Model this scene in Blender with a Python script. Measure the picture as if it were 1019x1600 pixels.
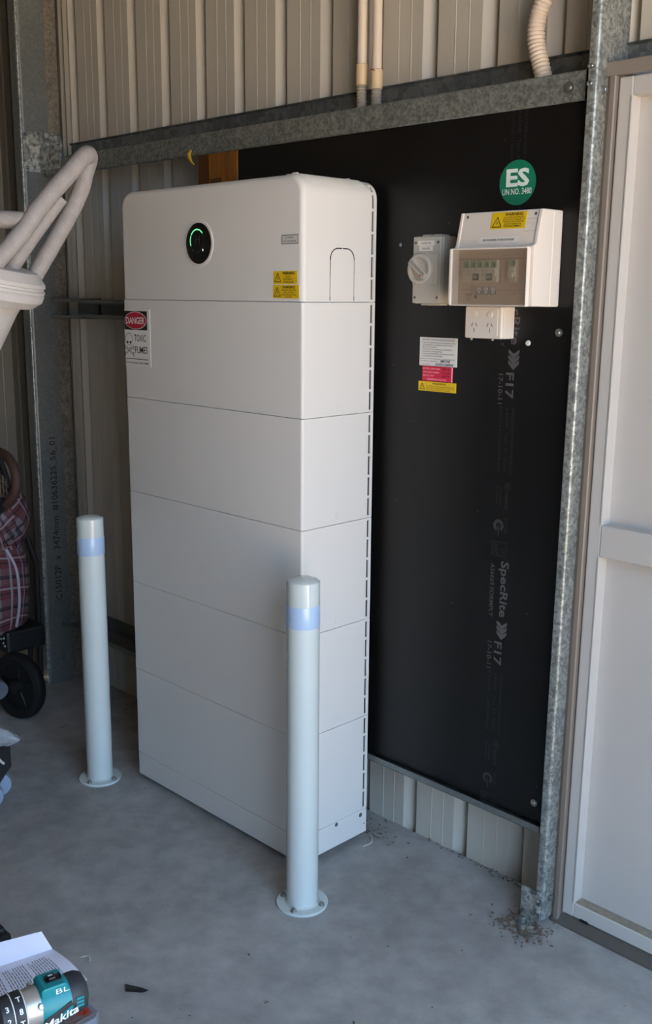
import bpy, bmesh, math, random
from mathutils import Vector, Matrix

for o in list(bpy.data.objects):
    bpy.data.objects.remove(o)
SC = bpy.context.scene
COL = SC.collection
rnd = random.Random(7)

# ------------------------------------------------------------------ camera
cam_d = bpy.data.cameras.new('camera')
cam_d.sensor_fit = 'AUTO'
cam_d.sensor_width = 36.0
cam_d.lens = 36.1144
cam_d.clip_start = 0.02
cam = bpy.data.objects.new('camera', cam_d)
COL.objects.link(cam)
_r = Vector((0.70347963, 0.71067443, 0.00763331)).normalized()
_f = Vector((-0.69414496, 0.68934395, -0.20728651)).normalized()
_u = _r.cross(_f).normalized()
_M = Matrix((_r, _u, -_f)).transposed().to_4x4()
_M.translation = Vector((1.74507, -1.65186, 1.45845))
cam.matrix_world = _M
SC.camera = cam

# ------------------------------------------------------------------ world, sun, exposure
w = bpy.data.worlds.new('sky')
SC.world = w
w.use_nodes = True
bg = w.node_tree.nodes['Background']
bg.inputs['Color'].default_value = (0.46, 0.68, 1.0, 1)
bg.inputs['Strength'].default_value = 1.6
sun_d = bpy.data.lights.new('sun', 'SUN')
sun_d.energy = 12.0
sun_d.angle = 0.01
sun_d.color = (1.0, 0.90, 0.76)
sun = bpy.data.objects.new('sun', sun_d)
COL.objects.link(sun)
sun.rotation_euler = Vector((0.25, -0.55, -1.0)).to_track_quat('-Z', 'Y').to_euler()
sun.location = (2, 3, 8)
SC.view_settings.view_transform = 'Standard'
SC.view_settings.look = 'None'
SC.view_settings.gamma = 1.0
SC.view_settings.use_curve_mapping = False
SC.view_settings.exposure = 2.2

# ------------------------------------------------------------------ helpers
def lin(r, g, b):
    f = lambda c: (c / 12.92 if c <= 0.04045 else ((c + 0.055) / 1.055) ** 2.4)
    return (f(r / 255), f(g / 255), f(b / 255), 1.0)

def mat(name, rgb, rough=0.5, metal=0.0, var=0.0, scale=8.0, bump=0.0, bscale=60.0,
        coat=0.0, emit=0.0, alpha=1.0, trans=0.0, stretch=(1, 1, 1), spec=0.5, rgb2=None):
    m = bpy.data.materials.new(name)
    m.use_nodes = True
    nt = m.node_tree
    p = nt.nodes['Principled BSDF']
    c = lin(*rgb)
    p.inputs['Base Color'].default_value = c
    p.inputs['Roughness'].default_value = rough
    p.inputs['Metallic'].default_value = metal
    p.inputs['Specular IOR Level'].default_value = spec
    p.inputs['Coat Weight'].default_value = coat
    p.inputs['Alpha'].default_value = alpha
    p.inputs['Transmission Weight'].default_value = trans
    if emit:
        p.inputs['Emission Color'].default_value = c
        p.inputs['Emission Strength'].default_value = emit
    if var or bump:
        tc = nt.nodes.new('ShaderNodeTexCoord')
        mp = nt.nodes.new('ShaderNodeMapping')
        mp.inputs['Scale'].default_value = stretch
        nt.links.new(tc.outputs['Object'], mp.inputs['Vector'])
    if var:
        n = nt.nodes.new('ShaderNodeTexNoise')
        n.inputs['Scale'].default_value = scale
        n.inputs['Detail'].default_value = 6
        n.inputs['Roughness'].default_value = 0.65
        nt.links.new(mp.outputs['Vector'], n.inputs['Vector'])
        r = nt.nodes.new('ShaderNodeValToRGB')
        if rgb2:
            a, b = c, lin(*rgb2)
        else:
            a = tuple(x * (1 - var) for x in c[:3]) + (1,)
            b = tuple(min(1, x * (1 + var)) for x in c[:3]) + (1,)
        r.color_ramp.elements[0].color = a
        r.color_ramp.elements[1].color = b
        r.color_ramp.elements[0].position = 0.32
        r.color_ramp.elements[1].position = 0.68
        nt.links.new(n.outputs['Fac'], r.inputs['Fac'])
        nt.links.new(r.outputs['Color'], p.inputs['Base Color'])
    if bump:
        n2 = nt.nodes.new('ShaderNodeTexNoise')
        n2.inputs['Scale'].default_value = bscale
        n2.inputs['Detail'].default_value = 4
        nt.links.new(mp.outputs['Vector'], n2.inputs['Vector'])
        bp = nt.nodes.new('ShaderNodeBump')
        bp.inputs['Strength'].default_value = bump
        bp.inputs['Distance'].default_value = 0.004
        nt.links.new(n2.outputs['Fac'], bp.inputs['Height'])
        nt.links.new(bp.outputs['Normal'], p.inputs['Normal'])
    return m

def galv_mat(name, dark, light, rough=0.42, metal=0.6, scale=90.0, blotch=22.0, thr=0.55):
    """galvanised steel: crystalline spangle with dark oxide flecks"""
    m = bpy.data.materials.new(name)
    m.use_nodes = True
    nt = m.node_tree
    p = nt.nodes['Principled BSDF']
    p.inputs['Metallic'].default_value = metal
    p.inputs['Roughness'].default_value = rough
    tc = nt.nodes.new('ShaderNodeTexCoord')
    v = nt.nodes.new('ShaderNodeTexVoronoi')
    v.inputs['Scale'].default_value = scale
    n = nt.nodes.new('ShaderNodeTexNoise')
    n.inputs['Scale'].default_value = blotch
    n.inputs['Detail'].default_value = 8
    n.inputs['Roughness'].default_value = 0.75
    nt.links.new(tc.outputs['Object'], v.inputs['Vector'])
    nt.links.new(tc.outputs['Object'], n.inputs['Vector'])
    sep = nt.nodes.new('ShaderNodeSeparateColor')
    nt.links.new(v.outputs['Color'], sep.inputs['Color'])
    mx = nt.nodes.new('ShaderNodeMath'); mx.operation = 'MULTIPLY_ADD'
    mx.inputs[1].default_value = 0.30
    nt.links.new(sep.outputs[0], mx.inputs[0])
    nt.links.new(n.outputs['Fac'], mx.inputs[2])
    r = nt.nodes.new('ShaderNodeValToRGB')
    r.color_ramp.elements[0].position = thr - 0.13
    r.color_ramp.elements[1].position = thr + 0.22
    r.color_ramp.elements[0].color = lin(*dark)
    r.color_ramp.elements[1].color = lin(*light)
    nt.links.new(mx.outputs[0], r.inputs['Fac'])
    nt.links.new(r.outputs['Color'], p.inputs['Base Color'])
    bp = nt.nodes.new('ShaderNodeBump')
    bp.inputs['Strength'].default_value = 0.15
    bp.inputs['Distance'].default_value = 0.002
    nt.links.new(mx.outputs[0], bp.inputs['Height'])
    nt.links.new(bp.outputs['Normal'], p.inputs['Normal'])
    return m

class MB:
    """collects shapes into one mesh; xf is applied to everything added"""
    def __init__(self, xf=None):
        self.bm = bmesh.new()
        self.xf = xf or Matrix.Identity(4)
        self.mi = 0
    def _add(self, verts, faces, smooth=False):
        vs = [self.bm.verts.new(self.xf @ Vector(v)) for v in verts]
        out = []
        for f in faces:
            try:
                fc = self.bm.faces.new([vs[i] for i in f])
                fc.material_index = self.mi
                fc.smooth = smooth
                out.append(fc)
            except ValueError:
                pass
        return vs, out
    def _merge(self, b2, smooth=False):
        b2.normal_update()
        b2.verts.index_update()
        self._add([v.co.copy() for v in b2.verts], [[v.index for v in f.verts] for f in b2.faces], smooth)
        b2.free()
    def box(self, lo, hi, bev=0.0, seg=2, rot=None):
        lo, hi = Vector(lo), Vector(hi)
        b = bmesh.new()
        bmesh.ops.create_cube(b, size=1.0)
        c, s = (lo + hi) / 2, hi - lo
        for v in b.verts:
            v.co = Vector((v.co.x * s.x, v.co.y * s.y, v.co.z * s.z))
        if bev:
            bmesh.ops.bevel(b, geom=list(b.edges), offset=bev, segments=seg, affect='EDGES', profile=0.5)
        for v in b.verts:
            v.co = ((rot @ v.co) if rot else v.co) + c
        self._merge(b, smooth=False)
    def prism(self, poly, axis, a0, a1, bev=0.0, smooth=False):
        """polygon (2-D) extruded along axis x/y/z between a0 and a1"""
        def P(p, a):
            return {'x': (a, p[0], p[1]), 'y': (p[0], a, p[1]), 'z': (p[0], p[1], a)}[axis]
        n = len(poly)
        b = bmesh.new()
        v0 = [b.verts.new(P(p, a0)) for p in poly]
        v1 = [b.verts.new(P(p, a1)) for p in poly]
        b.faces.new(v0)
        b.faces.new(list(reversed(v1)))
        for i in range(n):
            j = (i + 1) % n
            b.faces.new((v0[i], v1[i], v1[j], v0[j]))
        bmesh.ops.recalc_face_normals(b, faces=b.faces)
        if bev:
            bmesh.ops.bevel(b, geom=list(b.edges), offset=bev, segments=2, affect='EDGES', profile=0.5)
        self._merge(b, smooth)
    def sheet(self, poly, axis, a0, a1, t):
        """open polyline of thickness t extruded along axis (folded sheet metal)"""
        pts = [Vector(p) for p in poly]
        nrm = []
        for i, p in enumerate(pts):
            d = Vector((0, 0))
            if i > 0: d += (pts[i] - pts[i - 1]).normalized()
            if i < len(pts) - 1: d += (pts[i + 1] - pts[i]).normalized()
            d.normalize()
            n = Vector((-d.y, d.x))
            if 0 < i < len(pts) - 1:
                e = (pts[i] - pts[i - 1]).normalized()
                k = n.dot(Vector((-e.y, e.x)))
                n = n / max(k, 0.4)
            nrm.append(n)
        other = [p + n * t for p, n in zip(pts, nrm)]
        def P(p, a):
            return {'x': (a, p[0], p[1]), 'y': (p[0], a, p[1]), 'z': (p[0], p[1], a)}[axis]
        n = len(pts)
        vs = [P(p, a0) for p in pts] + [P(p, a1) for p in pts] + [P(p, a0) for p in other] + [P(p, a1) for p in other]
        F = []
        for i in range(n - 1):
            F += [(i, i + 1, n + i + 1, n + i), (2 * n + i, 3 * n + i, 3 * n + i + 1, 2 * n + i + 1),
                  (i, 2 * n + i, 2 * n + i + 1, i + 1), (n + i, n + i + 1, 3 * n + i + 1, 3 * n + i)]
        F += [(0, n, 3 * n, 2 * n), (n - 1, 3 * n - 1, 4 * n - 1, 2 * n - 1)]
        b = bmesh.new()
        bv = [b.verts.new(v) for v in vs]
        for f in F:
            b.faces.new([bv[i] for i in f])
        bmesh.ops.recalc_face_normals(b, faces=b.faces)
        self._merge(b)
    def lathe(self, prof, origin=(0, 0, 0), axis=(0, 0, 1), n=40, smooth=True, cap=True):
        """prof: list of (radius, height) along axis"""
        ax = Vector(axis).normalized()
        q = Vector((0, 0, 1)).rotation_difference(ax)
        O = Vector(origin)
        vs, F = [], []
        for r, h in prof:
            for k in range(n):
                a = 2 * math.pi * k / n
                vs.append(O + q @ Vector((r * math.cos(a), r * math.sin(a), h)))
        for i in range(len(prof) - 1):
            for k in range(n):
                k2 = (k + 1) % n
                F.append((i * n + k, i * n + k2, (i + 1) * n + k2, (i + 1) * n + k))
        if cap:
            F.append(tuple(reversed(range(n))))
            F.append(tuple(range((len(prof) - 1) * n, len(prof) * n)))
        _, fs = self._add(vs, F, smooth)
        for f in fs:
            if len(f.verts) > 4: f.smooth = False
        # keep crisp creases where the profile turns sharply
        for i in range(1, len(prof) - 1):
            a = Vector((prof[i][0] - prof[i - 1][0], prof[i][1] - prof[i - 1][1]))
            b = Vector((prof[i + 1][0] - prof[i][0], prof[i + 1][1] - prof[i][1]))
            if a.length > 1e-7 and b.length > 1e-7 and a.angle(b) > 0.6:
                self.crease = True
    def tube(self, pts, r, n=14, cap=True, radii=None):
        pts = [Vector(p) for p in pts]
        vs, F = [], []
        up = None
        for i, p in enumerate(pts):
            d = Vector((0, 0, 0))
            if i > 0: d += (pts[i] - pts[i - 1]).normalized()
            if i < len(pts) - 1: d += (pts[i + 1] - pts[i]).normalized()
            d.normalize()
            if up is None:
                up = d.orthogonal().normalized()
            up = (up - d * up.dot(d)).normalized()
            s = d.cross(up)
            rr = radii[i] if radii else r
            for k in range(n):
                a = 2 * math.pi * k / n
                vs.append(p + up * (rr * math.cos(a)) + s * (rr * math.sin(a)))
        for i in range(len(pts) - 1):
            for k in range(n):
                k2 = (k + 1) % n
                F.append((i * n + k, i * n + k2, (i + 1) * n + k2, (i + 1) * n + k))
        if cap:
            F.append(tuple(reversed(range(n))))
            F.append(tuple(range((len(pts) - 1) * n, len(pts) * n)))
        self._add(vs, F, True)
    def poly(self, pts):
        self._add(pts, [tuple(range(len(pts)))])
    def build(self, name, material, parent=None, sharp=35.0):
        bm = self.bm
        bmesh.ops.recalc_face_normals(bm, faces=bm.faces)
        lim = math.radians(sharp)
        for e in bm.edges:
            if len(e.link_faces) == 2 and e.calc_face_angle(0) > lim:
                e.smooth = False
        base = root_loc(parent)
        for v in bm.verts:
            v.co -= base
        me = bpy.data.meshes.new(name)
        bm.to_mesh(me)
        bm.free()
        for m in (material if isinstance(material, (list, tuple)) else [material]):
            me.materials.append(m)
        o = bpy.data.objects.new(name, me)
        COL.objects.link(o)
        if parent:
            o.parent = parent
        return o

def root_loc(o):
    v = Vector((0, 0, 0))
    while o:
        v += o.location
        o = o.parent
    return v

def thing(name, label, cat, loc, group=None):
    o = bpy.data.objects.new(name, None)
    COL.objects.link(o)
    o.empty_display_size = 0.05
    o.location = loc
    return tag(o, label, cat, group)

def tag(o, label, cat, group=None):
    o['label'] = label
    o['category'] = cat
    if group:
        o['group'] = group
    return o

def struct(o):
    o['kind'] = 'structure'
    return o

def smoothstep_arc(c, r, a0, a1, n):
    return [(c[0] + r * math.cos(a0 + (a1 - a0) * i / n), c[1] + r * math.sin(a0 + (a1 - a0) * i / n)) for i in range(n + 1)]

# flat print: text and thin strips laid on a surface frame (origin, ex, ey)
TEXTS = []
class Print:
    def __init__(self, name, material, parent, O, ex, ey, lift=0.0006, label=None):
        self.name, self.mat, self.parent = name, material, parent
        self.O, self.ex, self.ey = Vector(O), Vector(ex).normalized(), Vector(ey).normalized()
        self.n = self.ex.cross(self.ey)
        self.lift = lift
        self.polys, self.txt, self.label = [], [], label
        TEXTS.append(self)
    def text(self, s, u, v, h, width=None, bold=0.0, align='L', slant=0.0):
        """u,v: lower-left (or centre for align C) of the text; h: capital height"""
        self.txt.append((s, u, v, h, width, bold, align, slant))
        return self
    def rect(self, u0, v0, u1, v1):
        self.polys.append([(u0, v0), (u1, v0), (u1, v1), (u0, v1)])
        return self
    def poly(self, pts):
        self.polys.append(pts)
        return self
    def line(self, pts, wd, closed=False):
        P = [Vector(p) for p in pts]
        if closed: P.append(P[0])
        for a, b in zip(P, P[1:]):
            d = (b - a)
            if d.length < 1e-9: continue
            n = Vector((-d.y, d.x)).normalized() * wd / 2
            e = d.normalized() * wd * 0.3
            self.polys.append([a - n - e, b - n + e, b + n + e, a + n - e])
        return self
    def ring(self, c, r0, r1, n=28, a0=0, a1=2 * math.pi, sx=1.0):
        for k in range(n):
            t0, t1 = a0 + (a1 - a0) * k / n, a0 + (a1 - a0) * (k + 1) / n
            q = lambda r, t: (c[0] + sx * r * math.cos(t), c[1] + r * math.sin(t))
            self.polys.append([q(r0, t0), q(r1, t0), q(r1, t1), q(r0, t1)])
        return self
    def disc(self, c, r, n=24, sx=1.0):
        self.polys.append([(c[0] + sx * r * math.cos(2 * math.pi * k / n), c[1] + r * math.sin(2 * math.pi * k / n)) for k in range(n)])
        return self
    def warn(self, u, v, s, wd):
        """warning triangle with a bolt, lower-left u,v side s"""
        self.line([(u, v), (u + s, v), (u + s / 2, v + s * 0.9)], wd, True)
        cx = u + s / 2
        self.poly([(cx + s * .05, v + s * .62), (cx - s * .1, v + s * .34), (cx + s * .01, v + s * .36), (cx - s * .02, v + s * .1), (cx + s * .11, v + s * .42), (cx, v + s * .40)])
        return self

def flush_texts():
    tmp = []
    for pr in TEXTS:
        for t in pr.txt:
            cu = bpy.data.curves.new('t', 'FONT')
            cu.body = t[0]
            cu.resolution_u = 2
            cu.offset = t[5]
            cu.shear = t[7]
            ob = bpy.data.objects.new('t', cu)
            COL.objects.link(ob)
            tmp.append(ob)
    dg = bpy.context.evaluated_depsgraph_get()
    dg.update()
    meshes = [bpy.data.meshes.new_from_object(o.evaluated_get(dg)) for o in tmp]
    for o in tmp:
        cu = o.data
        bpy.data.objects.remove(o)
        bpy.data.curves.remove(cu)
    i = 0
    for pr in TEXTS:
        vs, fs = [], []
        base = root_loc(pr.parent)
        W = lambda u, v: pr.O + pr.ex * u + pr.ey * v + pr.n * pr.lift - base
        for (s, u, v, h, width, bold, align, slant) in pr.txt:
            me = meshes[i]; i += 1
            co = [x.co for x in me.vertices]
            if not co: continue
            x0, x1 = min(c.x for c in co), max(c.x for c in co)
            k = h / 0.70
            kx = (width / (x1 - x0)) if width else k
            off = -x0 * kx if align == 'L' else -(x0 + x1) / 2 * kx
            b = len(vs)
            vs += [W(u + off + c.x * kx, v + c.y * k) for c in co]
            fs += [tuple(b + j for j in p.vertices) for p in me.polygons]
        for p in pr.polys:
            b = len(vs)
            vs += [W(q[0], q[1]) for q in p]
            fs.append(tuple(range(b, b + len(p))))
        me = bpy.data.meshes.new(pr.name)
        me.from_pydata(vs, [], fs)
        me.materials.append(pr.mat)
        me.update()
        o = bpy.data.objects.new(pr.name, me)
        COL.objects.link(o)
        o.parent = pr.parent
        if pr.label: o['label'] = pr.label
    for m in meshes:
        bpy.data.meshes.remove(m)

X, Y, Z = Vector((1, 0, 0)), Vector((0, 1, 0)), Vector((0, 0, 1))

# ------------------------------------------------------------------ materials
M = {}
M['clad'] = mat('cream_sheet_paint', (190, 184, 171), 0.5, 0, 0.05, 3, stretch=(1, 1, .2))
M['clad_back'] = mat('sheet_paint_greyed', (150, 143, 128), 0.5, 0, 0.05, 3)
M['left_dark'] = mat('left_sheet_darkened', (112, 105, 92), 0.5, 0, 0.05, 3)  # sheet colour darkened to dim the left wall and cut bounced light
M['galv'] = galv_mat('galvanised_spangle', (112, 116, 112), (176, 178, 172), 0.42, 0.4, 160, 45, thr=0.62)
M['galv_girt'] = galv_mat('galvanised_girt', (102, 106, 101), (148, 151, 144), 0.45, 0.35, 170, 40, thr=0.62)
M['galv_dull'] = galv_mat('galvanised_dull', (92, 96, 95), (128, 131, 129), 0.5, 0.45, 60, 6, 0.6)
M['galv_flat'] = galv_mat('galvanised_flat', (108, 111, 108), (124, 127, 124), 0.45, 0.35, 150, 5, 0.6)
M['galv_coarse'] = galv_mat('galvanised_coarse_spangle', (96, 98, 94), (196, 196, 188), 0.42, 0.4, 90, 38, 0.62)
M['galv_rust'] = galv_mat('galvanised_stained', (112, 105, 94), (148, 140, 126), 0.5, 0.4, 120, 25, 0.6)
M['zinc'] = mat('zinc_bolt', (150, 150, 145), 0.32, 0.8)
M['black_ply'] = mat('black_film_face', (17, 16, 16), 0.38, 0, 0.25, 5, spec=0.35)
M['print_grey'] = mat('faded_grey_ink', (86, 82, 82), 0.6)
M['print_dim'] = mat('worn_grey_ink', (54, 52, 52), 0.6)
M['white_case'] = mat('white_powder_coat', (226, 222, 215), 0.5, 0, 0, bump=0.03, bscale=900)
M['white_plastic'] = mat('white_plastic', (228, 218, 206), 0.42)
M['grey_plastic'] = mat('light_grey_plastic', (186, 181, 170), 0.45)
M['grey_mark'] = mat('grey_recess', (150, 146, 136), 0.5)
M['grey_dark'] = mat('dark_grey_plastic', (84, 80, 72), 0.5)
M['slot_dark'] = mat('vent_dark', (20, 18, 17), 0.8)
M['seam'] = mat('seam_grey', (110, 107, 103), 0.7)
M['black_gloss'] = mat('black_glass', (5, 6, 6), 0.12)
M['led'] = mat('green_led', (90, 200, 125), 0.4, emit=0.5)
M['led_dim'] = mat('white_led', (190, 210, 200), 0.4, emit=0.35)
M['mark_dim'] = mat('dim_screen_mark', (52, 54, 54), 0.4)
M['bollard'] = mat('bollard_gloss_white', (208, 216, 212), 0.15, 0, 0.02, 3, coat=0.3)
M['band'] = mat('reflective_tape', (182, 206, 234), 0.3, 0.05)
M['floor'] = None
M['door'] = mat('door_cream', (194, 189, 182), 0.42, 0, 0.02, 4)
M['taupe'] = mat('door_frame_taupe', (128, 117, 106), 0.45)
M['sill'] = mat('sill_dark_taupe', (92, 87, 80), 0.45)
M['header'] = mat('header_taupe', (138, 128, 118), 0.45)
M['dust'] = mat('dusty_ledge', (150, 138, 122), 0.8, 0, 0.2, 60)
M['pvc'] = mat('conduit_cream', (222, 205, 184), 0.4)
M['pvc_y'] = mat('coupling_cream', (214, 190, 150), 0.45)
M['corr'] = mat('conduit_corrugated_grey', (168, 160, 146), 0.5)
M['wood'] = mat('stained_timber', (120, 66, 14), 0.6, 0, 0, 6, rgb2=(168, 104, 34), stretch=(6, 6, .6)) 
M['wood'] = mat('stained_timber', (122, 68, 16), 0.6, 0, 0.3, 14, rgb2=(166, 104, 36), stretch=(4, 4, .5))
M['wood_dark'] = mat('timber_dark', (92, 52, 18), 0.65, 0, 0.25, 18, stretch=(4, 4, .5))
M['yellow'] = mat('yellow_sticker', (236, 196, 22), 0.5)
M['yellow_cord'] = mat('yellow_cord', (214, 170, 40), 0.5)
M['ink'] = mat('black_ink', (18, 17, 16), 0.6)
M['ink_grey'] = mat('grey_ink', (96, 94, 92), 0.6)
M['ink_soft'] = mat('soft_ink', (70, 68, 64), 0.6)
M['white_sticker'] = mat('white_sticker', (226, 224, 218), 0.45)
M['off_sticker'] = mat('offwhite_label', (236, 231, 220), 0.5)
M['pale_label'] = mat('pale_grey_label', (214, 211, 203), 0.5)
M['danger_red'] = mat('danger_red', (176, 14, 44), 0.45)
M['danger_black'] = mat('danger_black', (12, 10, 12), 0.45)
M['danger_white'] = mat('danger_white', (232, 226, 224), 0.45)
M['es_green'] = mat('sign_green', (10, 122, 92), 0.45)
M['es_white'] = mat('sign_white', (226, 240, 232), 0.45)
M['red_sticker'] = mat('red_label', (214, 28, 66), 0.45)
M['pink_ink'] = mat('pale_pink_ink', (248, 180, 196), 0.5)
M['pen'] = mat('blue_pen_ink', (28, 30, 62), 0.5)
M['tint'] = mat('tinted_window', (150, 128, 106), 0.12, 0, alpha=0.30)
M['db_inner'] = mat('board_escutcheon', (196, 176, 152), 0.5)
M['db_groove'] = mat('escutcheon_groove', (150, 132, 112), 0.6)
M['breaker'] = mat('breaker_grey', (206, 200, 178), 0.45)
M['breaker_green'] = mat('breaker_green', (120, 160, 122), 0.5)
M['breaker_dark'] = mat('breaker_toggle', (46, 58, 46), 0.5)
M['blue_tag'] = mat('blue_grey_tag', (92, 110, 112), 0.5)
M['red_line'] = mat('faded_red_ink', (176, 110, 100), 0.5)
M['tubepaint'] = mat('weathered_tube_paint', (152, 146, 142), 0.6, 0, 0.10, 50, bump=0.35, bscale=260)
M['drum'] = mat('drum_white', (192, 187, 182), 0.45, 0, 0.03, 20)
M['weld'] = mat('worn_weld', (190, 160, 132), 0.6, 0, 0.2, 90)
M['rubber'] = mat('black_rubber', (16, 16, 17), 0.7)
M['black_pl'] = mat('black_plastic', (24, 24, 26), 0.5)
M['char_pl'] = mat('charcoal_plastic', (48, 48, 52), 0.55)
M['brown_grip'] = mat('brown_foam_grip', (74, 52, 44), 0.7)
M['grey_tube'] = mat('grey_metal_tube', (122, 126, 136), 0.4, 0.4)
M['piping'] = mat('pale_piping', (178, 172, 186), 0.7)
M['net'] = mat('tan_netting', (140, 122, 96), 0.8)
M['cream_metal'] = mat('cream_bracket', (206, 196, 176), 0.5)
M['castor'] = mat('grey_castor', (150, 164, 184), 0.45, 0, 0.08, 30)
M['paper'] = mat('printed_paper', (222, 222, 236), 0.7)
M['teal'] = mat('teal_plastic', (10, 134, 142), 0.42)
M['teal_d'] = mat('teal_dark_plastic', (10, 112, 122), 0.45)
M['silver'] = mat('silver_gearcase', (190, 186, 178), 0.36, 0.55)
M['tool_black'] = mat('tool_black_rubber', (44, 46, 50), 0.55)
M['tool_white'] = mat('tool_white_mark', (230, 232, 228), 0.5)
M['stool_brown'] = mat('worn_brown_top', (118, 98, 94), 0.6, 0, 0.12, 30)
M['stool_edge'] = mat('grey_stool_edge', (128, 130, 138), 0.55)
M['stool_red'] = mat('red_patch', (176, 62, 40), 0.6, 0, 0.2, 50)
M['leaf'] = mat('dry_leaf', (58, 54, 52), 0.8)
M['debris'] = mat('brown_litter', (106, 88, 72), 0.9, 0, 0.35, 80)
M['shaving'] = mat('pale_shaving', (196, 190, 182), 0.6)
M['ground'] = mat('sunlit_gravel', (196, 172, 140), 0.9, 0, 0.12, 4)
M['ceil'] = mat('roof_sheet', (130, 124, 112), 0.6)

def wear_spots(base, spots):
    return base

def floor_mat():
    m = bpy.data.materials.new('grey_concrete')
    m.use_nodes = True
    nt = m.node_tree
    p = nt.nodes['Principled BSDF']
    p.inputs['Roughness'].default_value = 0.62
    p.inputs['Specular IOR Level'].default_value = 0.35
    tc = nt.nodes.new('ShaderNodeTexCoord')
    cols = []
    def noise(s, d, ro, dist=0.0):
        n = nt.nodes.new('ShaderNodeTexNoise')
        n.inputs['Scale'].default_value = s
        n.inputs['Detail'].default_value = d
        n.inputs['Roughness'].default_value = ro
        n.inputs['Distortion'].default_value = dist
        nt.links.new(tc.outputs['Object'], n.inputs['Vector'])
        return n
    def ramp(n, a, b, c0, c1):
        r = nt.nodes.new('ShaderNodeValToRGB')
        r.color_ramp.elements[0].position = a
        r.color_ramp.elements[1].position = b
        r.color_ramp.elements[0].color = lin(*c0)
        r.color_ramp.elements[1].color = lin(*c1)
        nt.links.new(n.outputs['Fac'], r.inputs['Fac'])
        return r
    r1 = ramp(noise(1.8, 8, 0.62, 0.4), 0.34, 0.68, (160, 158, 155), (190, 187, 183))
    r2 = ramp(noise(14, 6, 0.6), 0.35, 0.7, (222, 222, 222), (255, 255, 255))
    r3 = ramp(noise(70, 3, 0.5), 0.70, 0.76, (255, 255, 255), (196, 190, 186))
    def mul(a, b):
        x = nt.nodes.new('ShaderNodeMix'); x.data_type = 'RGBA'; x.blend_type = 'MULTIPLY'
        x.inputs[0].default_value = 1.0
        nt.links.new(a, x.inputs[6]); nt.links.new(b, x.inputs[7])
        return x.outputs[2]
    c = mul(mul(r1.outputs['Color'], r2.outputs['Color']), r3.outputs['Color'])
    nt.links.new(c, p.inputs['Base Color'])
    bp = nt.nodes.new('ShaderNodeBump')
    bp.inputs['Strength'].default_value = 0.12
    bp.inputs['Distance'].default_value = 0.002
    nt.links.new(noise(120, 4, 0.6).outputs['Fac'], bp.inputs['Height'])
    nt.links.new(bp.outputs['Normal'], p.inputs['Normal'])
    return m
M['floor'] = floor_mat()

def tartan_mat():
    m = bpy.data.materials.new('tartan_cloth')
    m.use_nodes = True
    nt = m.node_tree
    p = nt.nodes['Principled BSDF']
    p.inputs['Roughness'].default_value = 0.8
    tc = nt.nodes.new('ShaderNodeTexCoord')
    mp = nt.nodes.new('ShaderNodeMapping')
    mp.inputs['Rotation'].default_value = (0, 0, 0.0)
    nt.links.new(tc.outputs['UV'], mp.inputs['Vector'])
    sx = nt.nodes.new('ShaderNodeSeparateXYZ')
    nt.links.new(mp.outputs['Vector'], sx.inputs[0])
    def band(sock, freq, ph, lo, hi):
        a = nt.nodes.new('ShaderNodeMath'); a.operation = 'MULTIPLY_ADD'
        a.inputs[1].default_value = freq; a.inputs[2].default_value = ph
        nt.links.new(sock, a.inputs[0])
        f = nt.nodes.new('ShaderNodeMath'); f.operation = 'FRACT'
        nt.links.new(a.outputs[0], f.inputs[0])
        l = nt.nodes.new('ShaderNodeMath'); l.operation = 'LESS_THAN'; l.inputs[1].default_value = hi
        nt.links.new(f.outputs[0], l.inputs[0])
        return l.outputs[0]
    def mix(fac, a, b):
        x = nt.nodes.new('ShaderNodeMix'); x.data_type = 'RGBA'
        ff = nt.nodes.new('ShaderNodeMath'); ff.operation = 'MULTIPLY'; ff.inputs[1].default_value = 0.72
        nt.links.new(fac, ff.inputs[0]); nt.links.new(ff.outputs[0], x.inputs[0])
        if isinstance(a, tuple): x.inputs[6].default_value = a
        else: nt.links.new(a, x.inputs[6])
        x.inputs[7].default_value = b
        return x.outputs[2]
    red, navy, white = lin(92, 30, 34), lin(16, 16, 28), lin(150, 146, 154)  # cloth colours darkened to stand in for shade in the corner
    c = mix(band(sx.outputs[0], 6, 0, 0, .5), lin(118, 106, 112), red)
    c = mix(band(sx.outputs[1], 6, .2, 0, .45), c, red)
    c = mix(band(sx.outputs[0], 6, .35, 0, .12), c, navy)
    c = mix(band(sx.outputs[1], 6, .55, 0, .12), c, navy)
    c = mix(band(sx.outputs[0], 12, .1, 0, .09), c, navy)
    c = mix(band(sx.outputs[1], 12, .1, 0, .09), c, navy)
    c = mix(band(sx.outputs[0], 6, .7, 0, .06), c, white)
    c = mix(band(sx.outputs[1], 6, .9, 0, .06), c, white)
    nt.links.new(c, p.inputs['Base Color'])
    return m
M['tartan'] = tartan_mat()

def clear_mat():
    m = bpy.data.materials.new('clear_film')
    m.use_nodes = True
    p = m.node_tree.nodes['Principled BSDF']
    p.inputs['Base Color'].default_value = lin(214, 220, 226)
    p.inputs['Roughness'].default_value = 0.12
    p.inputs['Alpha'].default_value = 0.38
    p.inputs['Coat Weight'].default_value = 0.5
    return m
M['film'] = clear_mat()

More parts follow.
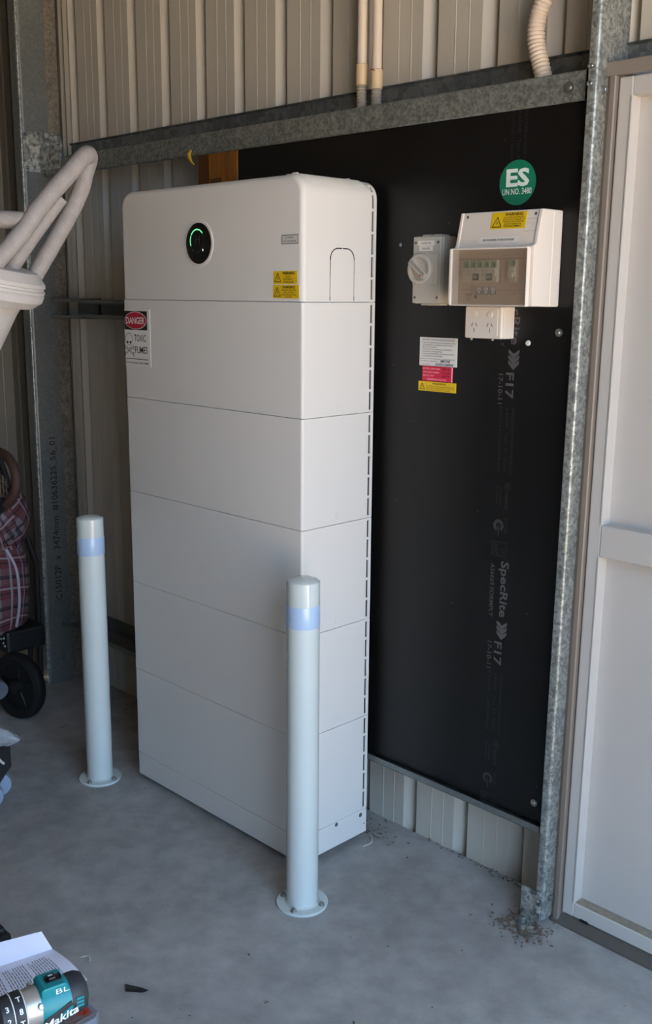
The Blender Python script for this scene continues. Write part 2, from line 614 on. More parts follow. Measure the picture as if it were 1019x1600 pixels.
# ------------------------------------------------------------------ room shell
YC = 0.365          # inner face of the wall sheeting
PITCH = 0.1755
def clad_profile(x0, x1, d=0.032):
    """trapezoidal sheet seen from inside: flat pan, two fine swages, recessed rib"""
    k = math.floor((x0 + 0.847) / PITCH) - 1
    pts = []
    while True:
        s = -0.847 + PITCH * k
        seq = [(s, 0), (s + 0.036, d), (s + 0.043, d), (s + 0.047, 0.0),
               (s + 0.096, 0), (s + 0.0985, -0.0012), (s + 0.101, 0),
               (s + 0.136, 0), (s + 0.1385, -0.0012), (s + 0.141, 0)]
        for x, y in seq:
            if x0 < x < x1: pts.append((x, y))
        k += 1
        if s > x1: break
    return [(x0, 0)] + pts + [(x1, 0)]

b = MB()
b.sheet([(x, YC + y) for x, y in clad_profile(-1.76, 0.575)], 'z', -0.05, 3.2, 0.003)
wb = struct(b.build('wall_back', M['clad']))
b = MB()
b.sheet([(x, YC + y) for x, y in clad_profile(0.575, 1.46)], 'z', 1.90, 3.2, 0.003)
b.sheet([(x, YC + y) for x, y in clad_profile(1.46, 2.4)], 'z', -0.05, 3.2, 0.003)
b.build('wall_sheet', M['clad'], wb)
b = MB()
b.sheet([(-1.765 - y, x) for x, y in clad_profile(-3.6, 0.36)], 'z', 0.0, 3.2, 0.003)
struct(b.build('wall_left', M['left_dark']))
b = MB()
b.box((-1.80, -3.6, -0.12), (2.46, 0.3635, 0.0))
b.box((-1.80, 0.36, -0.12), (2.46, 0.45, -0.03))
struct(b.build('floor', M['floor']))
b = MB()
b.box((-1.80, -3.7, 3.2), (2.5, 0.5, 3.24))
struct(b.build('ceiling', M['ceil']))
# unseen walls: front closed, right opening placed and sized to shape the daylight
b = MB()
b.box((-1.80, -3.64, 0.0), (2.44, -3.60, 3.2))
struct(b.build('wall_front', M['left_dark']))
b = MB()
b.box((2.40, -3.64, 2.7), (2.44, 0.45, 3.2))
b.box((2.40, -0.25, 0.0), (2.44, 0.45, 2.7))
b.box((2.40, -3.64, 0.0), (2.44, -1.95, 2.7))
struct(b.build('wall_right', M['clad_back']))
b = MB()
b.box((-30, -40, -0.16), (40, -3.6, -0.125))
b.box((2.46, -3.6, -0.16), (40, 30, -0.125))
struct(b.build('ground_outside', M['ground']))  # unseen ground outside, added to bounce warm sunlight into the room

# ------------------------------------------------------------------ steel frame
def lean(x, z):
    return x + 0.0085 * (z - 0.9)

def shear(o, k=0.0085, z0=0.9):
    base = root_loc(o)
    for v in o.data.vertices:
        v.co.x += k * (v.co.z + base.z - z0)

def bolt(mb, p, n, r, h, hexa=True, washer=0.0):
    n = Vector(n)
    p = Vector(p)
    if washer:
        mb.lathe([(washer, -0.002), (washer, 0.0015), (washer * .9, 0.002)], p, n, 20)
    if hexa:
        mb.lathe([(r, 0), (r, h), (r * .8, h * 1.15)], p, n, 6, smooth=False)
    else:
        mb.lathe([(r, -0.001), (r * .92, h * .5), (r * .6, h * .85), (r * .2, h)], p, n, 16)

# right column
post = thing('steel_column', 'spangled galvanised steel column between black panel and cream door', 'column', (0.56, 0.31, 0))
b = MB()
b.sheet([(0.550, 0.362), (0.550, 0.2535), (0.5515, 0.2515), (0.5535, 0.25), (0.5660, 0.25), (0.5695, 0.2512), (0.5720, 0.2540), (0.5730, 0.2575), (0.573, 0.362)], 'z', 0.012, 3.2, 0.0022)
o = b.build('column_section', M['galv'], post); shear(o)
for z in (1.873, 1.906):
    for px in (0.5535, 0.5595):
        b = MB(); bolt(b, (px + 0.0085 * (z - .9), 0.2500, z), (0, -1, 0), 0.0042, 0.004, False)
        b.build('rivet', M['zinc'], post)
b = MB(); bolt(b, (0.5745 + .0085 * .95, 0.276, 1.862), (1, 0, 0), 0.006, 0.006, True, 0.009)
b.build('hex_bolt', M['zinc'], post)
b = MB(); bolt(b, (0.573 - .007, 0.276, 0.062), (1, 0, 0), 0.006, 0.006, True, 0.009)
b.build('hex_bolt', M['zinc'], post)
b = MB()
b.prism([(0.198, 0.0), (0.198, 0.005), (0.243, 0.005), (0.243, 0.085), (0.2475, 0.085), (0.2475, 0.0)], 'x', 0.508, 0.562, 0.0008)
b.build('foot_bracket', M['galv_coarse'], post)
b = MB(); bolt(b, (0.530, 0.219, 0.006), (0, 0, 1), 0.009, 0.014, True, 0.014)
b.build('anchor_bolt', M['galv_dull'], post)
for z in (0.035, 0.062):
    b = MB(); bolt(b, (0.5545, 0.2430, z), (0, -1, 0), 0.005, 0.005, False)
    b.build('rivet', M['zinc'], post)

# left column
lc = thing('steel_column', 'dark corner steel column with stencilled number beside the left bollard', 'column', (-1.62, 0.28, 0))
b = MB()
b.sheet([(-1.655, 0.226), (-1.655, 0.204), (-1.606, 0.204), (-1.602, 0.2055), (-1.6, 0.209), (-1.6, 0.300)], 'z', 0.0, 3.2, -0.0025)
b.build('column_section', M['galv_flat'], lc)
b = MB()
b.box((-1.6135, 0.196, 0.0), (-1.6, 0.2065, 3.2), 0.003)
b.build('front_lip', M['galv'], lc)
b = MB()
b.sheet([(-1.603, 0.302), (-1.602, 0.345), (-1.615, 0.358)], 'z', 0.0, 3.2, -0.002)
b.build('rear_flange', M['galv_rust'], lc)
b = MB()
for zz in (1.378, 1.428):
    b.box((-1.602, 0.285, zz - .002), (-1.598, 0.345, zz + .002))
b.build('notch', M['slot_dark'], lc)
for y, z in ((0.222, 0.062), (0.268, 0.098), (0.28, 0.095)):
    b = MB(); bolt(b, (-1.5975, y, z), (1, 0, 0), 0.006, 0.006)
    b.build('hex_bolt', M['zinc'], lc)
Print('stencil', M['ink'], lc, (-1.5972, 0.262, 0.325), Z, -Y, 0.0006).text('C15012P  x  3474mm  #10636225_56_01', 0.0, -0.006, 0.026, 0.615)

# corner flashing between column and back sheet
b = MB()
b.sheet([(-1.600, 0.362), (-1.585, 0.350), (-1.574, 0.362), (-1.560, 0.352), (-1.552, 0.362)], 'z', 0.0, 3.2, -0.0015)
tag(b.build('corner_flashing', M['clad_back']), 'narrow folded flashing strip between corner column and back sheeting', 'flashing')

# top girt: zed section, front leg down, rear leg up
tg = thing('wall_girt', 'upper galvanised steel girt running above the black panel', 'girt', (-0.5, 0.31, 1.85))
b = MB()
b.sheet([(0.272, 1.852), (0.266, 1.8455), (0.262, 1.849), (0.262, 1.901), (0.264, 1.904), (0.356, 1.904)], 'x', -1.56, 0.548, -0.002)
o = b.build('front_leg', M['galv_girt'], tg)
b = MB()
b.sheet([(0.356, 1.9015), (0.3615, 1.904), (0.3615, 1.958), (0.354, 1.963)], 'x', -1.56, 1.46, 0.002)
b.build('rear_leg', M['galv_dull'], tg)
for x, z, wsh in ((-0.517, 1.870, 0.007), (0.513, 1.873, 0.012)):
    b = MB(); bolt(b, (x, 0.2605, z), (0, -1, 0), 0.006, 0.005, False, wsh)
    b.build('roofing_screw', M['zinc'], tg)
b = MB()
b.box((-1.598, 0.2, 1.862), (-1.594, 0.352, 1.995), 0.001)
b.box((-1.60, 0.2, 1.862), (-1.46, 0.2045, 1.93), 0.001) if False else None
cl = b.build('girt_cleat', M['galv_coarse'], tg)
b = MB()
b.box((-1.594, 0.2585, 1.868), (-1.46, 0.2605, 1.945))
b.build('girt_bracket', M['galv_coarse'], tg)
for y, z in ((0.21, 1.985), (0.21, 1.875), (0.335, 1.985), (0.335, 1.875), (0.3, 1.93), (0.3, 1.905)):
    b = MB(); bolt(b, (-1.5938, y, z), (1, 0, 0), 0.0065, 0.007)
    b.build('hex_bolt', M['zinc'], tg)

# middle and bottom girts: open channels
def channel(z0, z1, x0, x1, yf, m, parent, name):
    b = MB()
    b.sheet([(yf, z0 + 0.013), (yf, z0 + 0.003), (yf + .004, z0), (YC - .006, z0), (YC - .003, z0 + .004), (YC - .003, z1 - .004), (YC - .006, z1), (yf + .004, z1), (yf, z1 - .003), (yf, z1 - 0.013)], 'x', x0, x1, 0.002)
    return b.build(name, m, parent)
mg = thing('wall_girt', 'middle open channel girt behind the left side of white battery cabinet', 'girt', (-1.3, 0.31, 1.37))
channel(1.368, 1.438, -1.595, -1.40, 0.276, M['galv_flat'], mg, 'channel_section')
channel(1.3715, 1.4345, -1.42, 0.545, 0.287, M['galv_flat'], mg, 'lapped_section')
bgirt = thing('wall_girt', 'lowest steel girt under the bottom edge of the black panel', 'girt', (-0.5, 0.31, 0.22))
b = MB()
b.sheet([(0.262, 0.2395), (0.262, 0.226), (0.265, 0.2225), (0.352, 0.2225), (0.357, 0.2255), (0.357, 0.278)], 'x', -1.595, 0.548, -0.002)
b.build('channel_section', M['galv_flat'], bgirt)

# ------------------------------------------------------------------ black plywood panel and its print
pl = thing('plywood_panel', 'large black film-faced plywood sheet fixed behind the switchgear', 'panel', (0, 0.28, 0.2415))
b = MB()
b.box((-0.548, 0.272, 0.2415), (0.5505, 0.289, 1.852), 0.0008)
b.build('sheet', M['black_ply'], pl)
PX, PY = Vector((0, 0, -1)), Vector((1, 0, 0))     # text runs downwards, tops to the right
def plyprint(z0, m, m2, whole=True):
    if whole:
        p = Print('printed_stamp', m, pl, (0, 0.272, z0), PX, PY, 0.0008)
        # distances below z0
        p.text('F17', 0.0, 0.380, 0.021, 0.058, 0.02)
        p.text('17-10-11', 0.004, 0.360, 0.012, 0.068, 0.01)
        p.text('SpecRite', -0.197, 0.390, 0.021, 0.135, 0.02)
        p.text('AS6669 FORMPLY', -0.187, 0.360, 0.0115, 0.130, 0.004)
        for k in range(3):                                # arrow mark of three chevrons
            x = -0.052 + 0.012 * k
            p.poly([(x, 0.384), (x + 0.008, 0.384), (x + 0.022, 0.3985), (x + 0.008, 0.413), (x, 0.413), (x + 0.010, 0.3985)])
    q = Print('printed_stamp', m2, pl, (0, 0.272, z0), PX, PY, 0.0008)
    q.text('STRUCTURAL PLYWOOD TO AS/NZS 2269', 0.078, 0.400, 0.0068, 0.152)
    q.text('A BOND   Type   E1   CLASS', 0.078, 0.384, 0.0068, 0.148)
    q.text('F17-17-10-11 2269.0 2400 1200', 0.078, 0.366, 0.0068, 0.150)
    q.ring((0.259, 0.398), 0.0065, 0.0086, 24)
    q.ring((0.259, 0.398), 0.0018, 0.0042, 4)
    q.text('texland', 0.271, 0.392, 0.0105, 0.040, 0.004)
    q.text('Timber', 0.262, 0.376, 0.006, 0.045)
    q.text('Products', 0.262, 0.367, 0.006, 0.040)
    q.text('JAS-ANZ', 0.334, 0.393, 0.008, 0.036)
    q.ring((0.353, 0.377), 0.007, 0.0145, 26, 0.5, 5.9)
    q.rect(0.352, 0.3755, 0.378, 0.3785)
    q.line([(0.392, 0.359), (0.424, 0.359), (0.424, 0.401), (0.392, 0.401)], 0.0012, True)
    q.ring((0.412, 0.392), 0.0042, 0.0056, 5)
    for k, l in enumerate((0.026, 0.022, 0.026)):
        q.rect(0.396, 0.363 + 0.006 * k, 0.396 + l, 0.365 + 0.006 * k)
plyprint(1.923, M['print_dim'], M['print_dim'], False)
plyprint(1.290, M['print_grey'], M['print_dim'])
plyprint(0.657, M['print_grey'], M['print_dim'])
for x, z, wsh in ((0.512, 1.382, 0.0086), (0.513, 0.289, 0.0086), (0.058, 1.576, 0.0045)):
    b = MB(); bolt(b, (x, 0.2705, z), (0, -1, 0), 0.005 if wsh > .006 else .003, 0.005, False, wsh)
    b.build('washer_screw', M['zinc'], pl)
b = MB(); b.lathe([(0.0062, 0), (0.0055, 0.003), (0.003, 0.004)], (0.4345, 0.272, 1.357), (0, -1, 0), 14)
b.build('hole_plug', M['white_plastic'], pl)
b = MB()
for k in range(26):                                   # nicks and scuffs in the film
    x, z = rnd.uniform(0.02, 0.53), rnd.uniform(0.26, 1.8)
    l, a = rnd.uniform(0.001, 0.004), rnd.uniform(0, 6.3)
    dx, dz = l * math.cos(a), l * math.sin(a)
    b.poly([(x - dx, 0.2716, z - dz), (x + dz * .3, 0.2716, z - dx * .3), (x + dx, 0.2716, z + dz), (x - dz * .3, 0.2716, z + dx * .3)])
o = b.build('scuff_marks', M['ink_grey'], pl); o['kind'] = 'stuff'

# timber packer behind the cabinet
tb = thing('timber_packer', 'orange-brown plywood packer at the left end of black panel', 'timber', (-0.64, 0.28, 1.50))
b = MB()
b.box((-0.726, 0.271, 1.50), (-0.674, 0.292, 1.8505), 0.001)
b.build('board', M['wood_dark'], tb)
b = MB()
b.box((-0.674, 0.268, 1.50), (-0.5495, 0.292, 1.8505), 0.001)
b.build('board', M['wood'], tb)
b = MB()
b.box((-0.668, 0.2675, 1.50), (-0.618, 0.2700, 1.778), 0.0006)
b.build('dark_patch', M['wood_dark'], tb)

# yellow cord end on the girt
b = MB()
b.tube([(-0.742, 0.2595, 1.862), (-0.745, 0.254, 1.852), (-0.742, 0.252, 1.842), (-0.733, 0.252, 1.828), (-0.722, 0.253, 1.820)], 0.003, 8, radii=[.002, .005, .0055, .003, .002])
tag(b.build('cord_end', M['yellow_cord']), 'short yellow cord end hanging off the upper girt', 'cord')

# ------------------------------------------------------------------ battery cabinet
BW, BD = 0.7255, 0.246
ZB = 0.02
bat = thing('battery_cabinet', 'tall white home battery stack with round display and stacked modules', 'battery', (-BW / 2, BD / 2, 0))
def body(z0, z1, r_side, name, top_round=0.0):
    """white cover: plan has rounded front corners of r_side; optionally the top outline is rounded"""
    mb = MB()
    yb = 0.229
    if not top_round:
        poly = [(-BW, yb), (-BW, r_side)] + smoothstep_arc((-BW + r_side, r_side), r_side, math.pi, 1.5 * math.pi, 6)[1:] + \
               smoothstep_arc((-r_side, r_side), r_side, 1.5 * math.pi, 2 * math.pi, 6) + [(0, yb)]
        ch = 0.0009
        n = len(poly)
        cx, cy = -BW / 2, BD / 2
        def ins(p, d):
            return (p[0] + (d if p[0] < cx else -d), p[1] + (d if p[1] < 0.2 else 0))
        rings = [(z0, ch), (z0 + ch, 0), (z1 - ch, 0), (z1, ch)]
        vs, F = [], []
        for z, d in rings:
            vs += [(*ins(p, d), z) for p in poly]
        for i in range(3):
            for k in range(n):
                k2 = (k + 1) % n
                F.append((i * n + k, i * n + k2, (i + 1) * n + k2, (i + 1) * n + k))
        F += [tuple(reversed(range(n))), tuple(range(3 * n, 4 * n))]
        mb._add(vs, F, True)
    else:
        R = top_round
        out = [(-BW, z0), (-BW, z1 - R)] + smoothstep_arc((-BW + R, z1 - R), R, math.pi, math.pi / 2, 10)[1:] + \
              smoothstep_arc((-R, z1 - R), R, math.pi / 2, 0, 10) + [(0, z0)]
        n = len(out)
        def ins(p, d):
            # inset the outline, keeping the bottom edge
            x = min(max(p[0], -BW + d), -d)
            z = p[1]
            if z > z1 - R:
                c = (-BW + R, z1 - R) if p[0] < -BW / 2 else (-R, z1 - R)
                v = Vector((p[0] - c[0], p[1] - c[1]))
                if v.length > 1e-6:
                    v = v.normalized() * (R - d)
                x, z = c[0] + v.x, c[1] + v.y
            return (x, z)
        r = r_side
        rings = []
        for k in range(7):
            t = k / 6 * math.pi / 2
            rings.append((r * (1 - math.sin(t)), r * (1 - math.cos(t))))   # (y, inset) from front face rim
        rings = [(r - r * math.sin(t), r - r * math.cos(t)) for t in [math.pi / 2 * (1 - k / 6) for k in range(7)]]
        rings.append((yb, 0.0))
        vs, F = [], []
        for y, d in rings:
            vs += [(ins(p, d)[0], y, ins(p, d)[1]) for p in out]
        m = len(rings)
        for i in range(m - 1):
            for k in range(n):
                k2 = (k + 1) % n
                F.append((i * n + k, i * n + k2, (i + 1) * n + k2, (i + 1) * n + k))
        F += [tuple(range(n)), tuple(reversed(range((m - 1) * n, m * n)))]
        mb._add(vs, F, True)
    return mb.build(name, M['white_case'], bat)

def rear(z0, z1, par, slots, top=0.0):
    b = MB()
    b.box((-BW + .004, 0.229, z0 + .0005), (-0.004, 0.2375, z1 - .0005 - top))
    b.build('vent_recess', M['slot_dark'], par)
    b = MB()
    b.box((-BW, 0.2375, z0 + .0003), (0, BD, z1 - .0003 - top), 0.0012)
    pitch = (z1 - top - z0) / slots
    b.box((-0.004, 0.229, z0 + .0005), (-0.0003, 0.2375, z0 + .006))
    b.box((-0.004, 0.229, z1 - top - .007), (-0.0003, 0.2375, z1 - top - .0005))
    for k in range(1, slots):
        z = z0 + pitch * k
        b.box((-0.004, 0.229, z - .0032), (-0.0003, 0.2375, z + .0032))
        b.box((-BW + .0003, 0.229, z - .0032), (-BW + .004, 0.2375, z + .0032))
    b.build('rear_frame', M['white_case'], par)

# base plinth
z = ZB
zb1 = ZB + 0.0706
base = body(z, zb1 - .0006, 0.007, 'base_plinth')
b = MB()
b.box((-BW + .002, 0.2285, z), (-0.0005, BD, zb1 - .0008), 0.001)
b.build('rear_frame', M['white_case'], base)
for y, zz, r in ((0.129, 0.083, 0.006), (0.222, 0.076, 0.0065), (0.236, 0.046, 0.0018)):
    b = MB(); b.lathe([(r, 0), (r * .8, .0012), (r * .3, .0014)], (-0.0002, y, zz), (1, 0, 0), 16)
    b.build('screw', M['grey_dark'], base)
for x in (-0.06, -BW + 0.06):
    for y in (0.05, 0.19):
        b = MB(); b.lathe([(0.018, 0), (0.018, 0.008), (0.008, 0.009), (0.008, ZB + .002)], (x, y, 0), Z, 16)
        b.build('levelling_foot', M['slot_dark'], base)
# five battery modules
for k in range(5):
    z0 = zb1 + 0.27 * k
    z1 = z0 + 0.27
    mdl = body(z0 + .0006, z1 - .0006, 0.007, 'battery_module')
    rear(z0, z1, mdl, 5)
    if k >= 0:
        b = MB(); b.lathe([(0.0098, -0.001), (0.0098, 0.0008), (0.0085, 0.0014)], (0, 0.124, z0 + 0.022 if k else z0 + 0.020), (1, 0, 0), 20)
        b.build('press_plug', M['white_case'], mdl)
# inverter on top
zi = zb1 + 1.35
zt = zi + 0.2841
R = 0.044
inv = body(zi + .0006, zt, 0.013, 'inverter_module', R)
rear_out = lambda Rr, ins: [(-BW + ins, zi + .0008), (-BW + ins, zt - R)] + smoothstep_arc((-BW + R, zt - R), R - ins, math.pi, math.pi / 2, 8)[1:] + smoothstep_arc((-R, zt - R), R - ins, math.pi / 2, 0, 8) + [(-ins, zi + .0008)]
b = MB(); b.prism(rear_out(R, .005), 'y', 0.2285, 0.238)
b.build('vent_recess', M['slot_dark'], inv)
b = MB(); b.prism(rear_out(R, 0.0), 'y', 0.2375, BD, 0.001)
for k in range(0, 5):
    zz = zi + 0.003 + k * 0.0535
    b.box((-0.006, 0.2285, zz - .003), (-0.0003, 0.2378, zz + .003))
for a in (0.35, 0.95, 1.45):
    c = Vector((-R + (R - .003) * math.cos(a), 0.2332, zt - R + (R - .003) * math.sin(a)))
    b.box(c - Vector((.003, .0047, .003)), c + Vector((.003, .0047, .003)), rot=Matrix.Rotation(-a, 3, 'Y'))
b.build('rear_frame', M['white_case'], inv)
# fine ribs over the rounded top-right shoulder
b = MB()
for k in range(21):
    y = 0.020 + 0.0096 * k
    pts = [(-R + (R + .0004) * math.cos(a), y, zt - R + (R + .0004) * math.sin(a)) for a in [math.radians(28 + 62 * i / 8) for i in range(9)]]
    pts.append((-R - 0.03, y, zt + .0004))
    b.tube(pts, 0.0022, 6, radii=[0.0004, .0010, .0016, .0022, .0025, .0027, .0027, .0027, .0027, .0027])
o = b.build('cooling_ribs', M['white_case'], inv)
for y in (0.022, 0.19):
    b = MB(); b.box((-0.055, y - .004, zt - .001), (-0.040, y + .004, zt + .005), 0.0015)
    b.build('top_lug', M['white_case'], inv)
# round display
dc = Vector((-0.3795, 0, 1.5815))
b = MB()
b.lathe([(0.058, -0.0004), (0.0575, 0.0012), (0.0525, 0.0020), (0.0505, 0.0016), (0.0495, -0.0004)], dc, (0, -1, 0), 56, cap=False)
b.build('display_bezel', M['white_case'], inv)
b = MB()
b.lathe([(0.0508, 0.0002), (0.0500, 0.0030), (0.0475, 0.0040), (0.030, 0.0042), (0.010, 0.0042)], dc, (0, -1, 0), 56)
dsp = b.build('display', M['black_gloss'], inv)
DSO = dc + Vector((0, -0.0042, 0))
Print('status_arc', M['led'], inv, DSO, X, Z, 0.0006).ring((-0.002, 0.006), 0.0266, 0.0294, 26, math.radians(40), math.radians(148)).ring((-0.002, 0.006), 0.0266, 0.0294, 14, math.radians(153), math.radians(205))
Print('status_light', M['led_dim'], inv, DSO, X, Z, 0.0006).rect(0.0190, -0.0195, 0.0220, -0.0140)
Print('status_mark', M['mark_dim'], inv, DSO, X, Z, 0.0006).text('H', 0.0, 0.0, 0.018, 0.017, 0, 'C').disc((-0.021, -0.0165), 0.0018).disc((0.0, -0.027), 0.0018).ring((-0.002, 0.006), 0.027, 0.028, 26, math.radians(-150), math.radians(35))
# knock-out plate on the right side: thin cut line
def cutline(pts, wd):
    pr = Print('cut_line', M['slot_dark'], inv, (0, 0, 0), Y, Z, 0.0005)
    pr.line(pts, wd)
    return pr
arc1 = smoothstep_arc((0.114, 1.5385), 0.0255, math.pi, math.pi / 2, 7)
arc2 = smoothstep_arc((0.1435, 1.5385), 0.0255, math.pi / 2, 0, 7)
cutline([(0.0885, 1.4445), (0.0885, 1.454)], 0.0022).line([(0.0885, 1.456), (0.0885, 1.499)], 0.0013).line([(0.0885, 1.501), (0.0885, 1.5385)], 0.0016).line(arc1 + [(0.1265, 1.564)], 0.0026).line([(0.131, 1.564)] + arc2, 0.0026).line([(0.169, 1.5385), (0.169, 1.501)], 0.0016).line([(0.169, 1.499), (0.169, 1.456)], 0.0013).line([(0.169, 1.454), (0.169, 1.4445)], 0.0022)

def sticker(parent, name, m, x0, z0, x1, z1, y, label=None, t=0.0006):
    b = MB(); b.box((x0, y - t, z0), (x1, y + 0.0002, z1))
    o = b.build(name, m, parent)
    if label: o['label'] = label
    return o
s1 = sticker(bat, 'warning_sticker', M['yellow'], -0.099, 1.481, -0.0170, 1.5105, 0, 'upper yellow warning sticker')
Print('lettering', M['ink'], s1, (-0.099, -0.0006, 1.481), X, Z).warn(0.005, 0.005, 0.022, 0.0016).text('WARNING', 0.032, 0.0215, 0.0065, 0.043, 0.02).text('DO NOT', 0.043, 0.0150, 0.0040, 0.018).text('DISCONNECT', 0.036, 0.0090, 0.0040, 0.032).text('UNDER LOAD', 0.036, 0.0030, 0.0040, 0.034)
s2 = sticker(bat, 'warning_sticker', M['yellow'], -0.100, 1.4485, -0.0115, 1.479, 0, 'lower yellow warning sticker')
Print('lettering', M['ink'], s2, (-0.100, -0.0006, 1.4485), X, Z).warn(0.004, 0.005, 0.022, 0.0016).text('WARNING', 0.033, 0.0225, 0.0060, 0.043, 0.012).text('NEUTRAL ISOLATOR', 0.030, 0.0170, 0.0033, 0.050).text('THIS SUPPLY', 0.037, 0.0118, 0.0033, 0.036).text('DISCONNECT AND', 0.031, 0.0066, 0.0033, 0.048).text('ISOLATE', 0.042, 0.0018, 0.0033, 0.022)
s3 = sticker(bat, 'label_sticker', M['pale_label'], -0.069, 1.571, -0.0130, 1.5915, 0, 'small pale rectangular isolator label')
Print('lettering', M['ink_soft'], s3, (-0.069, -0.0006, 1.571), X, Z).line([(0.0006, 0.0006), (0.0554, 0.0006), (0.0554, 0.0199), (0.0006, 0.0199)], 0.0012, True).text('PV ARRAY', 0.013, 0.0125, 0.0040, 0.028).text('D.C. ISOLATOR', 0.007, 0.0040, 0.0042, 0.041)
# danger sign
dg_s = thing('danger_sign', 'white danger toxic fumes sign with skull on the battery cabinet', 'sign', (-0.66, -0.0004, 1.26))
b = MB(); b.box((-0.7215, -0.0012, 1.258), (-0.600, -0.0002, 1.414), 0.0003)
b.build('sign_plate', M['white_case'], dg_s)
b = MB(); b.box((-0.7205, -0.0016, 1.3585), (-0.6130, -0.0012, 1.4095))
b.build('black_header', M['danger_black'], dg_s)
DO = (-0.66675, -0.0016, 1.384)
Print('oval_border', M['danger_white'], dg_s, DO, X, Z, 0.0004).disc((0, 0), 0.0238, 40, 2.20)
Print('red_oval', M['danger_red'], dg_s, DO, X, Z, 0.0008).disc((0, 0), 0.0222, 40, 2.26)
Print('lettering', M['danger_white'], dg_s, DO, X, Z, 0.0012).text('DANGER', 0, -0.0085, 0.0175, 0.088, 0.02, 'C')
DT = (-0.6670, -0.0012, 1.2585)
pr = Print('lettering', M['ink'], dg_s, DT, X, Z, 0.0005)
pr.text('TOXIC', -0.008, 0.0690, 0.0185, 0.055, 0.004).text('FUMES', -0.006, 0.0370, 0.0185, 0.060, 0.004)
pr.rect(-0.052, 0.0195, 0.056, 0.0212)
pr.text('YOU WILL INHALE TOXIC FUMES', -0.0525, 0.0075, 0.0048, 0.109, 0.01)
sk = (-0.034, 0.074)
pr.line([(sk[0] + 0.0165 * math.cos(a) * (1 if math.sin(a) > -.3 else .8), sk[1] + 0.016 * math.sin(a)) for a in [math.radians(-50 + 280 * i / 24) for i in range(25)]], 0.0016)
pr.line([(sk[0] - .0105, sk[1] - .012), (sk[0] - .009, sk[1] - .022), (sk[0], sk[1] - .026), (sk[0] + .009, sk[1] - .022), (sk[0] + .0105, sk[1] - .012)], 0.0014)
pr.disc((sk[0] - .0062, sk[1] - .0085), 0.0036).disc((sk[0] + .0062, sk[1] - .0085), 0.0036)
pr.poly([(sk[0], sk[1] - .0125), (sk[0] + .0025, sk[1] - .0175), (sk[0] - .0025, sk[1] - .0175)])
for sgn in (-1, 1):
    for off in (-.0018, .0018):
        pr.line([(sk[0] - .019 * sgn, sk[1] - .022 + off), (sk[0] + .019 * sgn, sk[1] - .041 + off)], 0.0011)
    for e, vy in ((-1, -.022), (1, -.041)):
        for o2 in (-.003, .003):
            pr.ring((sk[0] + .0205 * sgn * e, sk[1] + vy + o2), 0.0018, 0.0031, 10)

# ------------------------------------------------------------------ bollards
def bollard(x, y, rot, label):
    t = thing('bollard', label, 'bollard', (x, y, 0), 'white steel bollards in front of the battery')
    Rr = 0.0388
    H = 0.818
    b = MB(); b.lathe([(Rr, 0.005), (Rr, H - .001), (Rr - .0008, H), (Rr * .9, H + .0022), (Rr * .65, H + .0058), (Rr * .35, H + .0080), (0.002, H + .0088)], (x, y, 0), Z, 64)
    b.build('post', M['bollard'], t)
    b = MB(); b.lathe([(Rr + .0004, H - .107), (Rr + .0007, H - .106), (Rr + .0007, H - .056), (Rr + .0004, H - .055)], (x, y, 0), Z, 64, cap=False)
    b.build('reflective_band', M['band'], t)
    b = MB(); b.lathe([(0.0632, 0.0), (0.0636, 0.001), (0.0636, 0.0052), (0.0624, 0.0062), (Rr + .004, 0.0062), (Rr + .001, 0.009), (Rr - .001, 0.010)], (x, y, 0), Z, 64)
    b.build('base_flange', M['bollard'], t)
    for k in range(4):
        a = rot + k * math.pi / 2
        p = (x + 0.0512 * math.cos(a), y + 0.0512 * math.sin(a), 0.0062)
        b = MB(); b.lathe([(0.0072, 0), (0.0072, 0.0012)], p, Z, 18)
        b.lathe([(0.0058, 0.001), (0.0058, 0.006), (0.0048, 0.0068)], p, Z, 6, smooth=False)
        b.lathe([(0.003, 0.006), (0.003, 0.0095)], p, Z, 10)
        b.build('anchor_bolt', M['zinc'], t)
    return t
bollard(0.102, -0.092, math.radians(-67), 'white steel bollard before the right corner of the battery cabinet')
bollard(-0.810, -0.083, math.radians(-70), 'white steel bollard left of the battery cabinet near corner column')

# ------------------------------------------------------------------ switchgear on the black panel
# rotary isolator
iso = thing('isolator_switch', 'light grey rotary isolator left of the breaker enclosure', 'switch', (0.1855, 0.27, 1.44))
b = MB(); b.box((0.1430, 0.2225, 1.4390), (0.2280, 0.2718, 1.5905), 0.004, 3)
b.build('housing', M['grey_plastic'], iso)
b = MB()
b.box((0.1445, 0.2150, 1.4400), (0.2265, 0.2245, 1.5895), 0.003, 3)
b.prism([(0.150, 1.4815), (0.220, 1.4815), (0.220, 1.5450), (0.213, 1.5505), (0.150, 1.5505)], 'y', 0.2075, 0.2155, 0.002)
b.build('front_cover', M['grey_plastic'], iso)
for x0 in (0.158, 0.190):
    b = MB(); b.box((x0, 0.232, 1.5895), (x0 + .024, 0.262, 1.5945), 0.0012)
    b.build('gland_plug', M['grey_plastic'], iso)
    b = MB(); b.box((x0, 0.232, 1.4350), (x0 + .024, 0.262, 1.4400), 0.0012)
    b.build('gland_plug', M['grey_plastic'], iso)
kc = Vector((0.1775, 0.2075, 1.5165))
b = MB(); b.lathe([(0.0345, 0.0), (0.0345, 0.0085), (0.0325, 0.0105), (0.0265, 0.0105), (0.0255, 0.0085), (0.0250, 0.0050)], kc, (0, -1, 0), 48)
kn = b.build('rotary_dial', M['grey_plastic'], iso)
ang = math.radians(-38)
RK = Matrix.Rotation(-ang, 3, 'Y')
b = MB(); b.box(kc + Vector((-0.029, -0.0185, -0.0075)), kc + Vector((0.031, -0.0040, 0.0075)), 0.0022, 2, RK)
